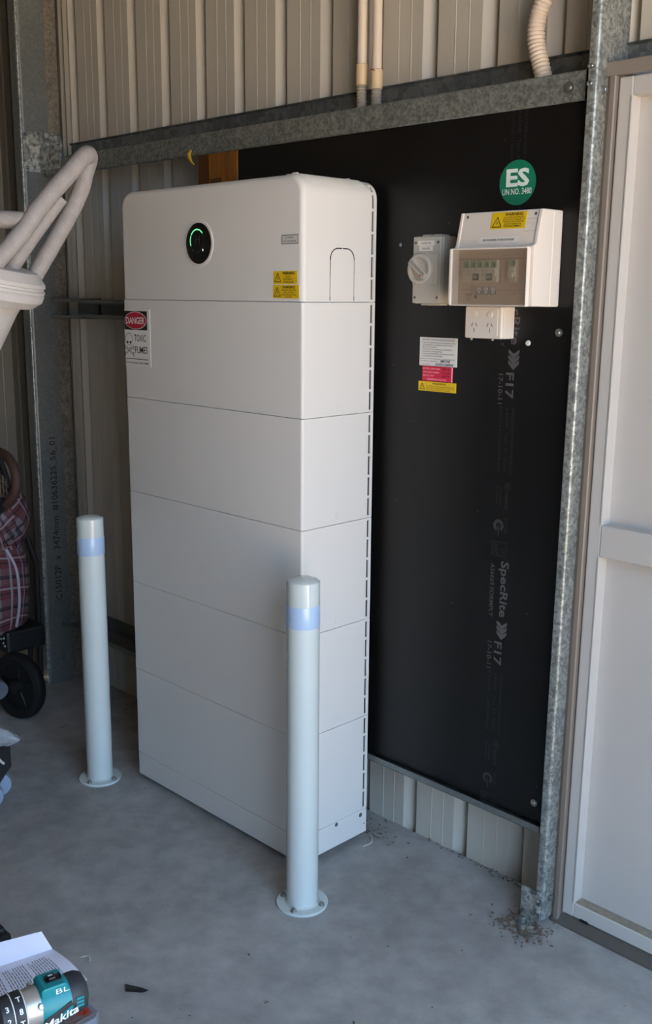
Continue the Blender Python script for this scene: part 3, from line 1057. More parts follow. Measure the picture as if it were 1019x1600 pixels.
b.build('handle', M['grey_plastic'], kn)
b = MB(); b.box(kc + RK @ Vector((0, -.0188, .0035)) - Vector((.026, .0003, .0036)), kc + RK @ Vector((0, -.0188, .0035)) + Vector((.026, .0003, .0036)), 0, 1, RK)
b.build('handle_groove', M['grey_mark'], kn)
b = MB(); b.lathe([(0.0022, 0), (0.0018, 0.0012)], kc + RK @ Vector((.018, -.0185, -.004)), (0, -1, 0), 10)
b.build('red_dot', M['danger_red'], kn)
for x, zz in ((0.1525, 1.576), (0.2185, 1.576), (0.1525, 1.453), (0.2185, 1.453)):
    b = MB(); b.lathe([(0.0034, 0), (0.0026, 0.0008), (0.0012, 0.0004)], (x, 0.215, zz), (0, -1, 0), 12)
    b.build('screw', M['grey_dark'], iso)
s = sticker(iso, 'label_sticker', M['off_sticker'], 0.1600, 1.5690, 0.2085, 1.5800, 0.2150)
Print('lettering', M['ink_soft'], s, (0.1600, 0.2144, 1.5690), X, Z).text('CHANGEOVER', 0.024, 0.0035, 0.0042, 0.028, 0, 'C')
s = sticker(iso, 'label_sticker', M['off_sticker'], 0.1640, 1.5575, 0.2040, 1.5680, 0.2150)
Print('lettering', M['ink'], s, (0.1640, 0.2144, 1.5575), X, Z).text('ISOLATOR', 0.020, 0.0030, 0.0045, 0.023, 0.01, 'C')
Print('embossed_mark', M['grey_mark'], iso, (0.228, 0.252, 1.506), Z, -Y, 0.0006).text('IP66', 0.0, 0.0, 0.012, 0.026)

# breaker enclosure
db = thing('breaker_enclosure', 'white electrical distribution board with tinted window on the black panel', 'switchboard', (0.40, 0.27, 1.435))
b = MB(); b.box((0.2960, 0.236, 1.4360), (0.5070, 0.2718, 1.6340), 0.003, 2)
b.build('back_box', M['white_plastic'], db)
# cover: upper panel leaning back, side cheeks, profile in y-z
b = MB()
b.prism([(0.2365, 1.4360), (0.172, 1.4370), (0.172, 1.560), (0.180, 1.5650), (0.196, 1.6335), (0.2365, 1.6340)], 'x', 0.4975, 0.5070, 0.002)
b.prism([(0.2365, 1.4360), (0.176, 1.4370), (0.176, 1.560), (0.180, 1.5650), (0.196, 1.6335), (0.2365, 1.6340)], 'x', 0.2965, 0.3040, 0.0015)
b.prism([(0.2365, 1.5575), (0.180, 1.5580), (0.1825, 1.5640), (0.198, 1.6335), (0.2365, 1.6340)], 'x', 0.3000, 0.5020, 0.002)
b.box((0.3000, 0.182, 1.4365), (0.5020, 0.2365, 1.4405))
b.build('cover', M['white_plastic'], db)
b = MB()
b.box((0.3030, 0.212, 1.4400), (0.4980, 0.216, 1.5580))
esc = b.build('escutcheon', M['db_inner'], db)
# hinged window: white frame strips and tinted pane
b = MB()
b.box((0.2985, 0.1560, 1.4380), (0.3050, 0.1800, 1.5570), 0.0018)
b.box((0.3010, 0.1580, 1.5540), (0.4990, 0.1720, 1.5575), 0.001)
b.box((0.3010, 0.1580, 1.4365), (0.4990, 0.1700, 1.4385), 0.0008)
b.box((0.4965, 0.1600, 1.4370), (0.4990, 0.1720, 1.5560), 0.0008)
b.build('window_frame', M['white_plastic'], db)
b = MB(); b.box((0.3045, 0.1590, 1.4385), (0.4970, 0.1615, 1.5545), 0.0006)
b.build('window_pane', M['tint'], db)
# breakers behind the pane
def breaker(x0, x1, z0, z1):
    b = MB()
    b.box((x0, 0.200, z0), (x1, 0.212, z1), 0.0012)
    b.box((x0 + .001, 0.194, z0 + .012), (x1 - .001, 0.201, z1 - .016), 0.001)
    return b.build('breaker', M['breaker'], db)
e0 = 0.3235
for k, wdt in enumerate((0.018, 0.018, 0.018, 0.018, 0.018)):
    bk = breaker(e0, e0 + wdt - .0004, 1.4865, 1.5320)
    b = MB(); b.box((e0 + .0015, 0.1992, 1.5165), (e0 + wdt - .002, 0.2002, 1.5310))
    b.build('green_face', M['breaker_green'], bk)
    if k in (2, 4):
        b = MB(); b.box((e0 - .004, 0.189, 1.4900), (e0 + .010, 0.195, 1.5040), 0.001)
        b.build('toggle', M['breaker_dark'], bk)
        b = MB(); b.box((e0 - .002, 0.188, 1.4940), (e0 + .009, 0.1892, 1.5010))
        b.build('toggle_mark', M['breaker_green'], bk)
    b = MB(); b.box((e0 + .009, 0.1985, 1.5190), (e0 + .0125, 0.1994, 1.5270))
    b.build('window_flag', M['breaker_dark'], bk)
    e0 += wdt
bk = breaker(0.4440, 0.4620, 1.4865, 1.5320)
b = MB(); b.box((0.4455, 0.1992, 1.5190), (0.4605, 0.2002, 1.5310)); b.build('green_face', M['breaker_green'], bk)
b = MB(); b.box((0.4475, 0.189, 1.4960), (0.4585, 0.195, 1.5060), 0.001); b.build('toggle', M['breaker'], bk)
b = MB(); b.box((0.4545, 0.1985, 1.5215), (0.4585, 0.1994, 1.5290)); b.build('window_flag', M['breaker_dark'], bk)
gr = Print('panel_groove', M['db_groove'], esc, (0.3030, 0.212, 1.4400), X, Z, 0.0005)
for u in (0.112, 0.124, 0.136): gr.rect(u, 0.045, u + .0012, 0.094)
gr.rect(0.0, 0.0945, 0.195, 0.0957).rect(0.0, 0.030, 0.195, 0.0308)
b = MB(); b.box((0.3390, 0.2110, 1.4610), (0.3530, 0.2122, 1.4790)); lb = b.build('circuit_label', M['db_inner'], db)
Print('lettering', M['ink_soft'], lb, (0.3390, 0.2110, 1.4610), X, Z).line([(.0003, .0003), (.0137, .0003), (.0137, .0177), (.0003, .0177)], .0006, True).text('MAIN', .003, .012, .003, .008).text('SWITCH', .002, .007, .003, .010).text('BATTERY', .002, .002, .003, .010)
for k in range(3):
    x0 = 0.3540 + 0.0185 * k
    b = MB(); b.box((x0, 0.2105, 1.4610), (x0 + .0165, 0.2122, 1.4770)); lb = b.build('circuit_label', M['blue_tag'], db)
    Print('lettering', M['white_sticker'], lb, (x0, 0.2105, 1.4610), X, Z).rect(.002, .008, .0145, .0145).rect(.004, .002, .0125, .0065)
    Print('lettering', M['ink'], lb, (x0, 0.2105, 1.4610), X, Z, 0.001).text(('Inv', 'Power', 'Power')[k], .003, .0098, .003, .0095).text('No. %d' % (k + 1), .0048, .003, .0026, .007)
b = MB(); b.box((0.4450, 0.2110, 1.4610), (0.4620, 0.2122, 1.4800)); lb = b.build('circuit_label', M['db_inner'], db)
Print('lettering', M['red_line'], lb, (0.4450, 0.2110, 1.4610), X, Z).line([(.0003, .0003), (.0167, .0003), (.0167, .0187), (.0003, .0187)], .0006, True).text('PV', .005, .0125, .003, .006).text('INVERTER', .002, .0075, .003, .012).text('ISOLATOR', .002, .003, .003, .012)
Print('lettering', M['ink'], db, (0.3265, 0.212, 1.4480), X, Z).text('VOLTEX', 0, .010, .0042, .017, .015).rect(.024, .004, .029, .0115).text('IP40 230V', 0, .005, .0026, .014).text('AS/NZS', 0, .001, .0026, .012)
s = sticker(db, 'warning_sticker', M['yellow'], 0, 0, 0.1, 0.037, 0, 'yellow warning sticker on the cover')
tilt = math.atan2(0.198 - 0.1825, 1.6335 - 1.5640)
ez = Vector((0, math.sin(tilt), math.cos(tilt)))
def on_cover(u, v):      # point on sloping upper panel, u = x, v = height along slope from 1.564
    return Vector((u, 0.1825, 1.5640)) + ez * v
def cover_sticker(o, u0, v0, wd, ht, lift=0.0007):
    me = o.data
    n = X.cross(ez)
    base = root_loc(o.parent)
    pts = [on_cover(u0 + a * wd, v0 + c * ht) + n * l - base for l in (-.0002, lift) for a, c in ((0, 0), (1, 0), (1, 1), (0, 1))]
    me.clear_geometry()
    me.from_pydata(pts, [], [(0, 3, 2, 1), (4, 5, 6, 7), (0, 1, 5, 4), (1, 2, 6, 5), (2, 3, 7, 6), (3, 0, 4, 7)])
cover_sticker(s, 0.3800, 0.033, 0.0890, 0.0350)
Print('lettering', M['ink'], s, on_cover(0.3800, 0.033), X, ez, 0.0012).warn(0.005, 0.004, 0.023, 0.0016).text('WARNING', 0.034, 0.0270, 0.0060, 0.046, 0.02).text('MULTIPLE SUPPLIES', 0.0315, 0.0215, 0.0032, 0.052).text('ISOLATE ALL SUPPLIES AT', 0.0305, 0.0170, 0.0032, 0.055).text('THE MAIN SWITCHBOARD', 0.031, 0.0125, 0.0032, 0.054).text('BEFORE WORKING ON', 0.036, 0.0080, 0.0032, 0.042).text('THIS EQUIPMENT', 0.034, 0.0030, 0.0036, 0.046, .01)
s = sticker(db, 'label_sticker', M['off_sticker'], 0, 0, .1, .01, 0)
cover_sticker(s, 0.3560, 0.0035, 0.1010, 0.0125, 0.0003)
Print('lettering', M['ink'], s, on_cover(0.3560, 0.0035), X, ez, 0.0009).text('FED FROM MSB AT SIDE OF HOUSE', 0.0505, 0.0045, 0.0042, 0.080, 0.01, 'C')
Print('embossed_square', M['grey_plastic'], db, on_cover(0.4680, 0.026), X, ez, 0.0006).line([(0, 0), (0.029, 0), (0.029, 0.026), (0, 0.026)], 0.0007, True).line([(0.002, 0.0165), (0.028, 0.0165)], 0.0005)
for u in (0.3150, 0.4900):
    p = on_cover(u, 0.062)
    b = MB(); b.lathe([(0.0034, 0), (0.0028, 0.0009), (0.0012, 0.0003)], p, X.cross(ez), 12)
    b.build('screw', M['grey_dark'], db)

# double power outlet
ou = thing('power_outlet', 'white double power outlet right under the breaker enclosure', 'outlet', (0.345, 0.27, 1.365))
b = MB(); b.box((0.2955, 0.2330, 1.3650), (0.3965, 0.2718, 1.4350), 0.003, 2)
b.build('mounting_block', M['white_plastic'], ou)
b = MB(); b.box((0.2955, 0.2230, 1.3650), (0.3965, 0.2335, 1.4350), 0.004, 3)
b.box((0.3050, 0.2220, 1.3725), (0.3860, 0.2235, 1.4285), 0.0006)
b.build('face_plate', M['white_plastic'], ou)
for xc in (0.3230, 0.3655):
    b = MB(); b.lathe([(0.0072, 0), (0.0070, 0.0014), (0.0050, 0.0020), (0.0015, 0.0020)], (xc, 0.222, 1.4175), (0, -1, 0), 22)
    b.box((xc - .0055, 0.2195, 1.4150), (xc + .0055, 0.2208, 1.4200), 0.0004)
    b.build('rocker_switch', M['white_plastic'], ou)
    Print('socket_slots', M['grey_dark'], ou, (xc, 0.222, 1.392), X, Z, 0.0005).line([(-.0072, -.0002), (-.0040, .0062)], .0019).line([(.0072, -.0002), (.0040, .0062)], .0019).line([(0, -.0125), (0, -.0052)], .0019)
    b = MB(); b.lathe([(0.003, 0), (0.0026, 0.005)], (xc + (-.02 if xc < .34 else -.004), 0.240, 1.3652), (0, 0, -1), 10)
    b.build('lug', M['grey_plastic'], ou)

# round ES sign and the notices
es = thing('round_sign', 'round green ES UN NO 3480 sign above breaker enclosure', 'sign', (0.3875, 0.272, 1.65))
b = MB(); b.lathe([(0.0470, 0.0), (0.0470, 0.0008), (0.0466, 0.0010)], (0.3875, 0.2718, 1.6978), (0, -1, 0), 56)
b.build('disc', M['es_green'], es)
Print('lettering', M['es_white'], es, (0.3875, 0.2708, 1.6978), X, Z, 0.0006).text('ES', 0.001, -0.0065, 0.0345, 0.060, 0.035, 'C').text('UN NO. 3480', 0.0, -0.0245, 0.0125, 0.076, 0.014, 'C')
nt_ = thing('notice_plate', 'white battery shutdown procedure notice under the isolator', 'notice', (0.182, 0.272, 1.293))
b = MB(); b.box((0.1255, 0.2706, 1.2930), (0.2395, 0.2722, 1.3600), 0.0003)
b.build('plate', M['white_sticker'], nt_)
pr = Print('lettering', M['ink_soft'], nt_, (0.1255, 0.2706, 1.2930), X, Z, 0.0005)
pr.text('BATTERY SHUTDOWN PROCEDURE', 0.009, 0.0595, 0.0042, 0.097)
for i, s in enumerate(('1. TURN OFF THE MAIN SWITCH (INVERTER) IN THE', 'SWITCHBOARD & INVERTER A.C ISOLATOR(S)', 'BELOW THE INVERTER', '2. TURN OFF THE PV ARRAY D.C ISOLATORS', '(LOCATED AT THE INVERTER)', '3. TURN OFF THE BATTERY STORAGE ISOLATORS', '(LOCATED AT ALL BATTERIES)')):
    pr.text(s, 0.006 if s[0].isdigit() else 0.009, 0.0530 - 0.0052 * i, 0.0030, min(0.102, 0.0024 * len(s)))
pr.text('Battery Disconnect Information - Circuit Protection', 0.004, 0.0158, 0.0026, 0.104)
pr.text('Manufacturer / Agent Name:', 0.005, 0.0100, 0.0030, 0.054).text('Contact Number:', 0.005, 0.0020, 0.0028, 0.030)
Print('handwriting', M['pen'], nt_, (0.1255, 0.2706, 1.2930), X, Z, 0.0006).text('SMONE', 0.064, 0.0095, 0.0058, 0.031, 0.01, 'L', 0.15).text('0599128903', 0.050, 0.0012, 0.0058, 0.054, 0.01, 'L', 0.1)
rd = thing('notice_plate', 'small red label with pale text below the shutdown notice', 'notice', (0.182, 0.272, 1.256))
b = MB(); b.box((0.1355, 0.2706, 1.2570), (0.2285, 0.2722, 1.2922), 0.0003)
b.build('plate', M['red_sticker'], rd)
Print('lettering', M['pink_ink'], rd, (0.1355, 0.2706, 1.2570), X, Z, 0.0005).text('BATTERY SUPPLY MAIN', 0.003, 0.0275, 0.0038, 0.052, .01).text('SHORT CIRCUIT CURRENT', 0.003, 0.0190, 0.0038, 0.050, .01).text('MAX D.C. VOLT', 0.003, 0.0110, 0.0038, 0.034, .01).text('HAZARDOUS VOLTAGE', 0.016, 0.0025, 0.0040, 0.058, .01).rect(0.0895, 0, 0.093, 0.0352)
Print('entry_boxes', M['ink'], rd, (0.1355, 0.2706, 1.2570), X, Z, 0.0005).text('225 A', 0.062, 0.0275, 0.0040, 0.022, .01).text('2.6 kA', 0.062, 0.0190, 0.0040, 0.022, .01).text('600 V', 0.062, 0.0110, 0.0040, 0.022, .01)
yw = thing('notice_plate', 'yellow warning label at the bottom of the notice column', 'notice', (0.182, 0.272, 1.232))
b = MB(); b.box((0.1245, 0.2706, 1.2325), (0.2395, 0.2722, 1.2555), 0.0003)
b.build('plate', M['yellow'], yw)
Print('lettering', M['ink'], yw, (0.1245, 0.2706, 1.2325), X, Z, 0.0005).warn(0.004, 0.004, 0.016, 0.0013).text('WARNING', 0.043, 0.0165, 0.0042, 0.042, .01).text('THIS BATTERY MAY BE SUPPLIED FROM MORE THAN', 0.024, 0.0108, 0.0026, 0.086).text('ONE SOURCE. ISOLATE BEFORE ANY WORK AND', 0.024, 0.0066, 0.0026, 0.084).text('TEST THAT SUPPLY IS DEAD', 0.024, 0.0024, 0.0026, 0.074)

# ------------------------------------------------------------------ conduits above
def corrugated(mb, pts, r, pitch, amp, n=16):
    P = [Vector(p) for p in pts]
    # Catmull-Rom resample
    out = []
    for i in range(len(P) - 1):
        p0, p1, p2, p3 = P[max(i - 1, 0)], P[i], P[i + 1], P[min(i + 2, len(P) - 1)]
        L = (p2 - p1).length
        m = max(2, int(L / (pitch / 4)))
        for k in range(m):
            t = k / m
            out.append(0.5 * ((2 * p1) + (p2 - p0) * t + (2 * p0 - 5 * p1 + 4 * p2 - p3) * t * t + (3 * p1 - p0 - 3 * p2 + p3) * t ** 3))
    rad = [r + amp * (1, 0.4, -1, 0.4)[i % 4] for i in range(len(out))]
    mb.tube(out, r, n, True, rad)
for nm, x, zc0, zc1, zb, lab in (('left', -0.131, 1.968, 2.018, 1.9035, 'rigid cream conduit nearer the corner with longer corrugated tail'),
                             ('right', -0.081, 1.953, 1.999, 1.9035, 'rigid cream conduit nearer the door with red-marked coupling')):
    t = thing('conduit', lab, 'conduit', (x, 0.325, zb), 'twin cream conduits on the back wall')
    b = MB(); b.tube([(x, 0.325, zc1 - .01), (x, 0.325, 3.1)], 0.0122, 20)
    b.build('pipe', M['pvc'], t)
    b = MB(); b.lathe([(0.0140, zc0), (0.0152, zc0 + .002), (0.0152, zc1 - .002), (0.0136, zc1)], (x, 0.325, 0), Z, 24)
    b.build('coupling', M['pvc_y'], t)
    b = MB(); corrugated(b, [(x, 0.325, zb), (x, 0.325, (zb + zc0) / 2), (x, 0.325, zc0 + .004)], 0.0122, 0.0065, 0.0012)
    b.build('corrugated_tail', M['corr'], t)
    if nm == 'right':
        b = MB(); b.tube([(x - .010, 0.3125, zc1 - .001), (x, 0.3090, zc1 - .002), (x + .007, 0.3105, zc1 - .006)], 0.0012, 6)
        b.build('red_mark', M['danger_red'], t)
fx = thing('flexible_conduit', 'fat corrugated cream flexible conduit curving down near the column', 'conduit', (0.41, 0.31, 1.905))
b = MB(); corrugated(b, [(0.417, 0.312, 1.9045), (0.407, 0.312, 1.935), (0.392, 0.312, 1.985), (0.392, 0.312, 2.03), (0.412, 0.312, 2.075), (0.45, 0.312, 2.13), (0.49, 0.312, 2.2), (0.51, 0.312, 2.3), (0.51, 0.312, 2.6)], 0.0178, 0.0082, 0.0016, 20)
b.build('hose', M['pvc'], fx)

# ------------------------------------------------------------------ door
dr = thing('door_1', 'cream framed personnel door right of the galvanised column', 'door', (1.0, 0.30, 0))
struct(dr)
for k in ('category',):
    if k in dr: del dr[k]
b = MB()                                             # jamb with folded ridges
b.sheet([(0.573, 0.340), (0.573, 0.2905), (0.580, 0.2885), (0.582, 0.285), (0.592, 0.285), (0.5945, 0.288), (0.5945, 0.297), (0.606, 0.299), (0.606, 0.34)], 'z', 0.0, 1.898, 0.0015)
b.box((0.5735, 0.299, 0.0), (0.605, 0.335, 1.895))
o = b.build('jamb', M['taupe'], dr); shear(o)
b = MB()
b.box((0.581, 0.283, 1.888), (1.46, 0.362, 1.915), 0.002)
b.build('head_frame', M['header'], dr)
b = MB()
b.prism([(0.283, 0.0), (0.283, 0.006), (0.300, 0.027), (0.345, 0.027), (0.345, 0.0)], 'x', 0.568, 1.46)
b.build('sill', M['sill'], dr)
XL, XR = 0.598, 1.40
YF = 0.293
def dbox(name, lo, hi, m, bev=0.003):
    b = MB(); b.box(lo, hi, bev, 2)
    o = b.build(name, m, dr); shear(o)
    return o
dbox('stile', (XL, YF, 0.030), (0.6295, 0.335, 1.885), M['door'])
dbox('stile', (1.37, YF, 0.030), (XR, 0.335, 1.885), M['door'])
dbox('top_rail', (0.628, YF + .0005, 1.848), (1.372, 0.334, 1.8845), M['door'])
dbox('bottom_rail', (0.628, YF + .0005, 0.0305), (1.372, 0.334, 0.066), M['door'])
dbox('middle_rail', (0.6285, YF - .001, 0.905), (1.372, 0.334, 0.975), M['door'])
dbox('stile_bead', (0.6265, YF - .002, 0.976), (0.6305, YF + .012, 1.848), M['door'], 0.001)
dbox('stile_bead', (0.6265, YF - .002, 0.066), (0.6305, YF + .012, 0.904), M['door'], 0.001)
b = MB(); b.box((0.629, 0.325, 0.97), (1.372, 0.331, 1.852)); o = b.build('door_panel', M['door'], dr); shear(o)
b = MB(); b.box((0.629, 0.325, 0.062), (1.372, 0.331, 0.908)); o = b.build('door_panel', M['door'], dr); shear(o)
b = MB(); b.box((0.631, YF + .004, 0.0655), (1.371, 0.3255, 0.0668)); o = b.build('dusty_ledge', M['dust'], dr); shear(o)
b = MB(); b.box((0.648, YF - .0006, 0.0275), (0.668, YF + .004, 0.0345)); o = b.build('drain_slot', M['slot_dark'], dr); shear(o)
b = MB(); b.box((1.40, 0.283, 0.0), (1.46, 0.362, 1.90)); o = b.build('jamb', M['taupe'], dr)

# ------------------------------------------------------------------ drum with tubular hoop in the left foreground
ah = Vector((0.7035, 0.7107, 0)).normalized()
th = math.radians(14)
ua = (Z * math.cos(th) + ah * math.sin(th)).normalized()
DC = Vector((-0.343, -0.707, 1.508))
mx = thing('tilted_drum', 'white tilted drum with ribbed rim and grey tubular hoop at left edge', 'machine', (DC.x, DC.y, 0))
b = MB()
b.lathe([(0.185, 0.036), (0.200, 0.034), (0.2185, 0.016), (0.2205, 0.009), (0.2175, 0.007), (0.2175, 0.003), (0.2215, 0.001), (0.2215, -0.004), (0.2190, -0.006), (0.2215, -0.009), (0.2195, -0.022), (0.2040, -0.037), (0.180, -0.038)], DC, ua, 72)
b.build('rim', M['drum'], mx, 25)
b = MB()
b.lathe([(0.182, -0.036), (0.174, -0.06), (0.130, -0.24), (0.085, -0.40), (0.03, -0.44)], DC, ua, 64)
b.build('drum_body', M['drum'], mx)
foot = DC + ua * -0.43
b = MB()
b.tube([foot + ua * .02, foot - Z * 0.10, Vector((foot.x - .01, foot.y - .01, 0.5)), Vector((foot.x - .06, foot.y - .05, 0.03))], 0.03, 16)
b.lathe([(0.12, 0), (0.12, 0.02), (0.05, 0.04)], (foot.x - .06, foot.y - .05, 0), Z, 32)
b.build('stand', M['tubepaint'], mx)
def smooth_path(P, n=8):
    P = [Vector(p) for p in P]
    out = []
    for i in range(len(P) - 1):
        p0, p1, p2, p3 = P[max(i - 1, 0)], P[i], P[i + 1], P[min(i + 2, len(P) - 1)]
        for k in range(n):
            t = k / n
            out.append(0.5 * ((2 * p1) + (p2 - p0) * t + (2 * p0 - 5 * p1 + 4 * p2 - p3) * t * t + (3 * p1 - p0 - 3 * p2 + p3) * t ** 3))
    return out + [P[-1]]
hoop = smooth_path([(-0.190, -0.690, 1.478), (-0.1785, -0.670, 1.503), (-0.151, -0.615, 1.570), (-0.146, -0.572, 1.625), (-0.152, -0.497, 1.697), (-0.166, -0.4555, 1.7310), (-0.190, -0.4300, 1.7330), (-0.206, -0.4290, 1.708), (-0.236, -0.441, 1.640), (-0.300, -0.509, 1.490), (-0.310, -0.520, 1.468)])
b = MB(); b.tube(hoop, 0.0178, 20)
b.build('hoop_tube', M['tubepaint'], mx)
b = MB(); b.tube([(-0.240, -0.700, 1.598), (-0.186, -0.640, 1.597), (-0.150, -0.592, 1.595)], 0.0172, 18)
b.build('cross_tube', M['tubepaint'], mx)
b = MB(); b.tube([(-0.192, -0.500, 1.648), (-0.222, -0.555, 1.565), (-0.253, -0.610, 1.475)], 0.0155, 18)
b.build('inner_strut', M['tubepaint'], mx)
for p, r in (((-0.158, -0.606, 1.580), 0.009), ((-0.151, -0.600, 1.611), 0.007), ((-0.197, -0.505, 1.641), 0.008)):
    b = MB(); b.lathe([(0.001, -r * .5), (r, 0), (r * .7, r * .5), (0.001, r * .7)], p, (0.6, -0.5, -0.3), 10)
    b.build('weld_spot', M['weld'], mx)

# ------------------------------------------------------------------ tartan shopping trolley in the corner
tr = thing('shopping_trolley', 'tartan shopping trolley with brown handle and black wheel by left wall', 'trolley', (-1.5, 0.02, 0))
def bag():
    """rounded soft bag lofted through rings, with UVs for the tartan"""
    rings = [(0.30, .095, .080, 0), (0.33, .120, .10, 0), (0.44, .136, .11, 0), (0.55, .132, .11, .004), (0.60, .112, .095, .0), (0.635, .150, .105, .0), (0.70, .172, .115, 0), (0.77, .150, .11, -.01), (0.83, .07, .07, -.02), (0.86, .03, .04, -.025)]
    n = 36
    bm = bmesh.new()
    uvl = bm.loops.layers.uv.new('UVMap')
    rows = []
    cx, cy = -1.550, -0.020
    for i, (z, rx, ry, dx) in enumerate(rings):
        row = []
        for k in range(n):
            a = 2 * math.pi * k / n
            c, s = math.cos(a), math.sin(a)
            e = 0.6
            x = math.copysign(abs(c) ** e, c) * rx * (1 + .03 * math.sin(5 * a + z * 30))
            y = math.copysign(abs(s) ** e, s) * ry * 0.8 * (1 + .03 * math.cos(4 * a + z * 22))
            row.append(bm.verts.new((cx + dx + x, cy + y, z + .008 * math.sin(3 * a + i))))
        rows.append(row)
    for i in range(len(rows) - 1):
        for k in range(n):
            k2 = (k + 1) % n
            f = bm.faces.new((rows[i][k], rows[i][k2], rows[i + 1][k2], rows[i + 1][k]))
            f.smooth = True
            for l, (kk, ii) in zip(f.loops, ((k, i), (k + 1, i), (k + 1, i + 1), (k, i + 1))):
                zz = rings[ii][0]
                u = kk / n * 1.0
                # upper half of the bag: cloth runs on the bias
                if zz > 0.61 or (ii == 4 and i >= 4):
                    l[uvl].uv = (u * 1.2 + zz * .9, zz * 1.6 - u * .8)
                else:
                    l[uvl].uv = (u * 1.4, zz * 1.5)
    bm.faces.new(list(reversed(rows[0])))
    bm.faces.new(rows[-1])
    m = MB(); m.bm.free(); m.bm = bm
    return m.build('bag', M['tartan'], tr, 80)
bag()
b = MB()
b.tube(smooth_path([(-1.435, -0.03, 0.60), (-1.412, -0.012, 0.54), (-1.407, -0.006, 0.48), (-1.411, -0.006, 0.40), (-1.432, -0.010, 0.32)]), 0.005, 8)
b.tube(smooth_path([(-1.60, -0.106, 0.72), (-1.51, -0.106, 0.675), (-1.44, -0.085, 0.632), (-1.415, -0.03, 0.622)]), 0.005, 8)
b.build('piping', M['piping'], tr)
b = MB()
b.tube(smooth_path([(-1.538, -0.03, 0.925), (-1.458, -0.035, 0.935), (-1.368, -0.04, 0.925), (-1.313, -0.045, 0.885), (-1.303, -0.05, 0.835), (-1.333, -0.055, 0.790), (-1.378, -0.06, 0.760)]), 0.0165, 16)
b.build('handle', M['brown_grip'], tr)
b = MB()
b.tube([(-1.363, -0.065, 0.775), (-1.428, -0.075, 0.735)], 0.022, 14)
b.tube([(-1.413, -0.075, 0.745), (-1.508, -0.08, 0.70)], 0.019, 14)
b.build('handle_joint', M['black_pl'], tr)
b = MB()
for k in range(7):
    x = -1.54 + .022 * k
    b.tube([(x, -0.03, 0.905 - .01 * k), (x + .03, -0.045, 0.83 - .012 * k), (x + .05, -0.05, 0.745)], 0.0028, 6)
for k in range(5):
    b.tube([(-1.55, -0.04, 0.88 - .028 * k), (-1.46 + .012 * k, -0.05, 0.855 - .028 * k)], 0.0026, 6)
b.build('netting', M['net'], tr)
# wheel facing the camera
wc = Vector((-1.40, -0.03, 0.118))
wax = Vector((0.25, -1, 0.02)).normalized()
b = MB()
b.lathe([(0.080, -0.020), (0.100, -0.024), (0.113, -0.018), (0.118, -0.006), (0.118, 0.006), (0.113, 0.018), (0.100, 0.024), (0.080, 0.020)], wc, wax, 48, cap=False)
b.lathe([(0.080, 0.020), (0.080, -0.020)], wc, wax, 48, cap=False)
b.build('tyre', M['rubber'], tr)
b = MB()
q = Vector((0, 0, 1)).rotation_difference(wax)
for k in range(5):
    a = 2 * math.pi * k / 5 + .4
    d = q @ Vector((math.cos(a), math.sin(a), 0))
    b.tube([wc + d * .016, wc + d * .084], 0.009, 8)
b.lathe([(0.020, -0.006), (0.081, -0.006), (0.081, 0.006), (0.020, 0.006)], wc, wax, 32)
b.lathe([(0.024, -0.026), (0.026, 0.0), (0.022, 0.028), (0.010, 0.031)], wc, wax, 24)
b.build('wheel_hub', M['black_pl'], tr)
b = MB()
b.tube([wc + Vector((-.10, -.06, 0.002)), wc + Vector((-.012, -.07, -0.006))], 0.034, 20)
b.build('axle_cover', M['grey_tube'], tr)
b = MB()
b.box((-1.66, -0.05, 0.225), (-1.43, 0.10, 0.305), 0.01)
b.tube([(-1.52, 0.12, 0.04), (-1.54, 0.135, 0.50), (-1.56, 0.02, 0.92)], 0.011, 10)
b.tube([(-1.52, 0.12, 0.012), (-1.52, 0.12, 0.05)], 0.014, 10)
b.tube([(-1.40, -0.02, 0.118), (-1.42, 0.03, 0.20), (-1.45, 0.05, 0.24)], 0.010, 10)
b.build('chassis', M['black_pl'], tr)
for x, zz in ((-1.47, 0.275), (-1.455, 0.262), (-1.45, 0.282), (-1.445, 0.255), (-1.49, 0.25)):
    b = MB(); b.lathe([(0.006, 0), (0.004, 0.004)], (x, -0.050, zz), (0, -1, 0), 10)
    b.build('rivet', M['zinc'], tr)

# ------------------------------------------------------------------ dolly with plastic bag at the left edge
dl = thing('castor_dolly', 'low black box on grey castors at the left frame edge', 'dolly', (-0.98, -0.45, 0))
ex_, ey_ = Vector((-.7035, -.7107, 0)), Vector((-.7107, .7035, 0))
K0 = Vector((-0.825, -0.405, 0))
def dl_pt(u, v, z): return K0 + ex_ * u + ey_ * v + Z * z
DX = Matrix((ex_.to_4d(), ey_.to_4d(), Vector((0, 0, 1, 0)), Vector((0, 0, 0, 1)))).transposed()
DX.translation = K0
for r_ in (0, 1, 2): DX[3][r_] = 0
b = MB(DX)
b.prism([(0.0, 0.0), (0.0, 0.120), (0.350, 0.120), (0.350, 0.0)], 'z', 0.082, 0.168, 0.003)
b.prism([(-0.003, -0.003), (-0.003, 0.123), (0.353, 0.123), (0.353, -0.003)], 'z', 0.156, 0.172, 0.003)
b.build('crate', M['char_pl'], dl)
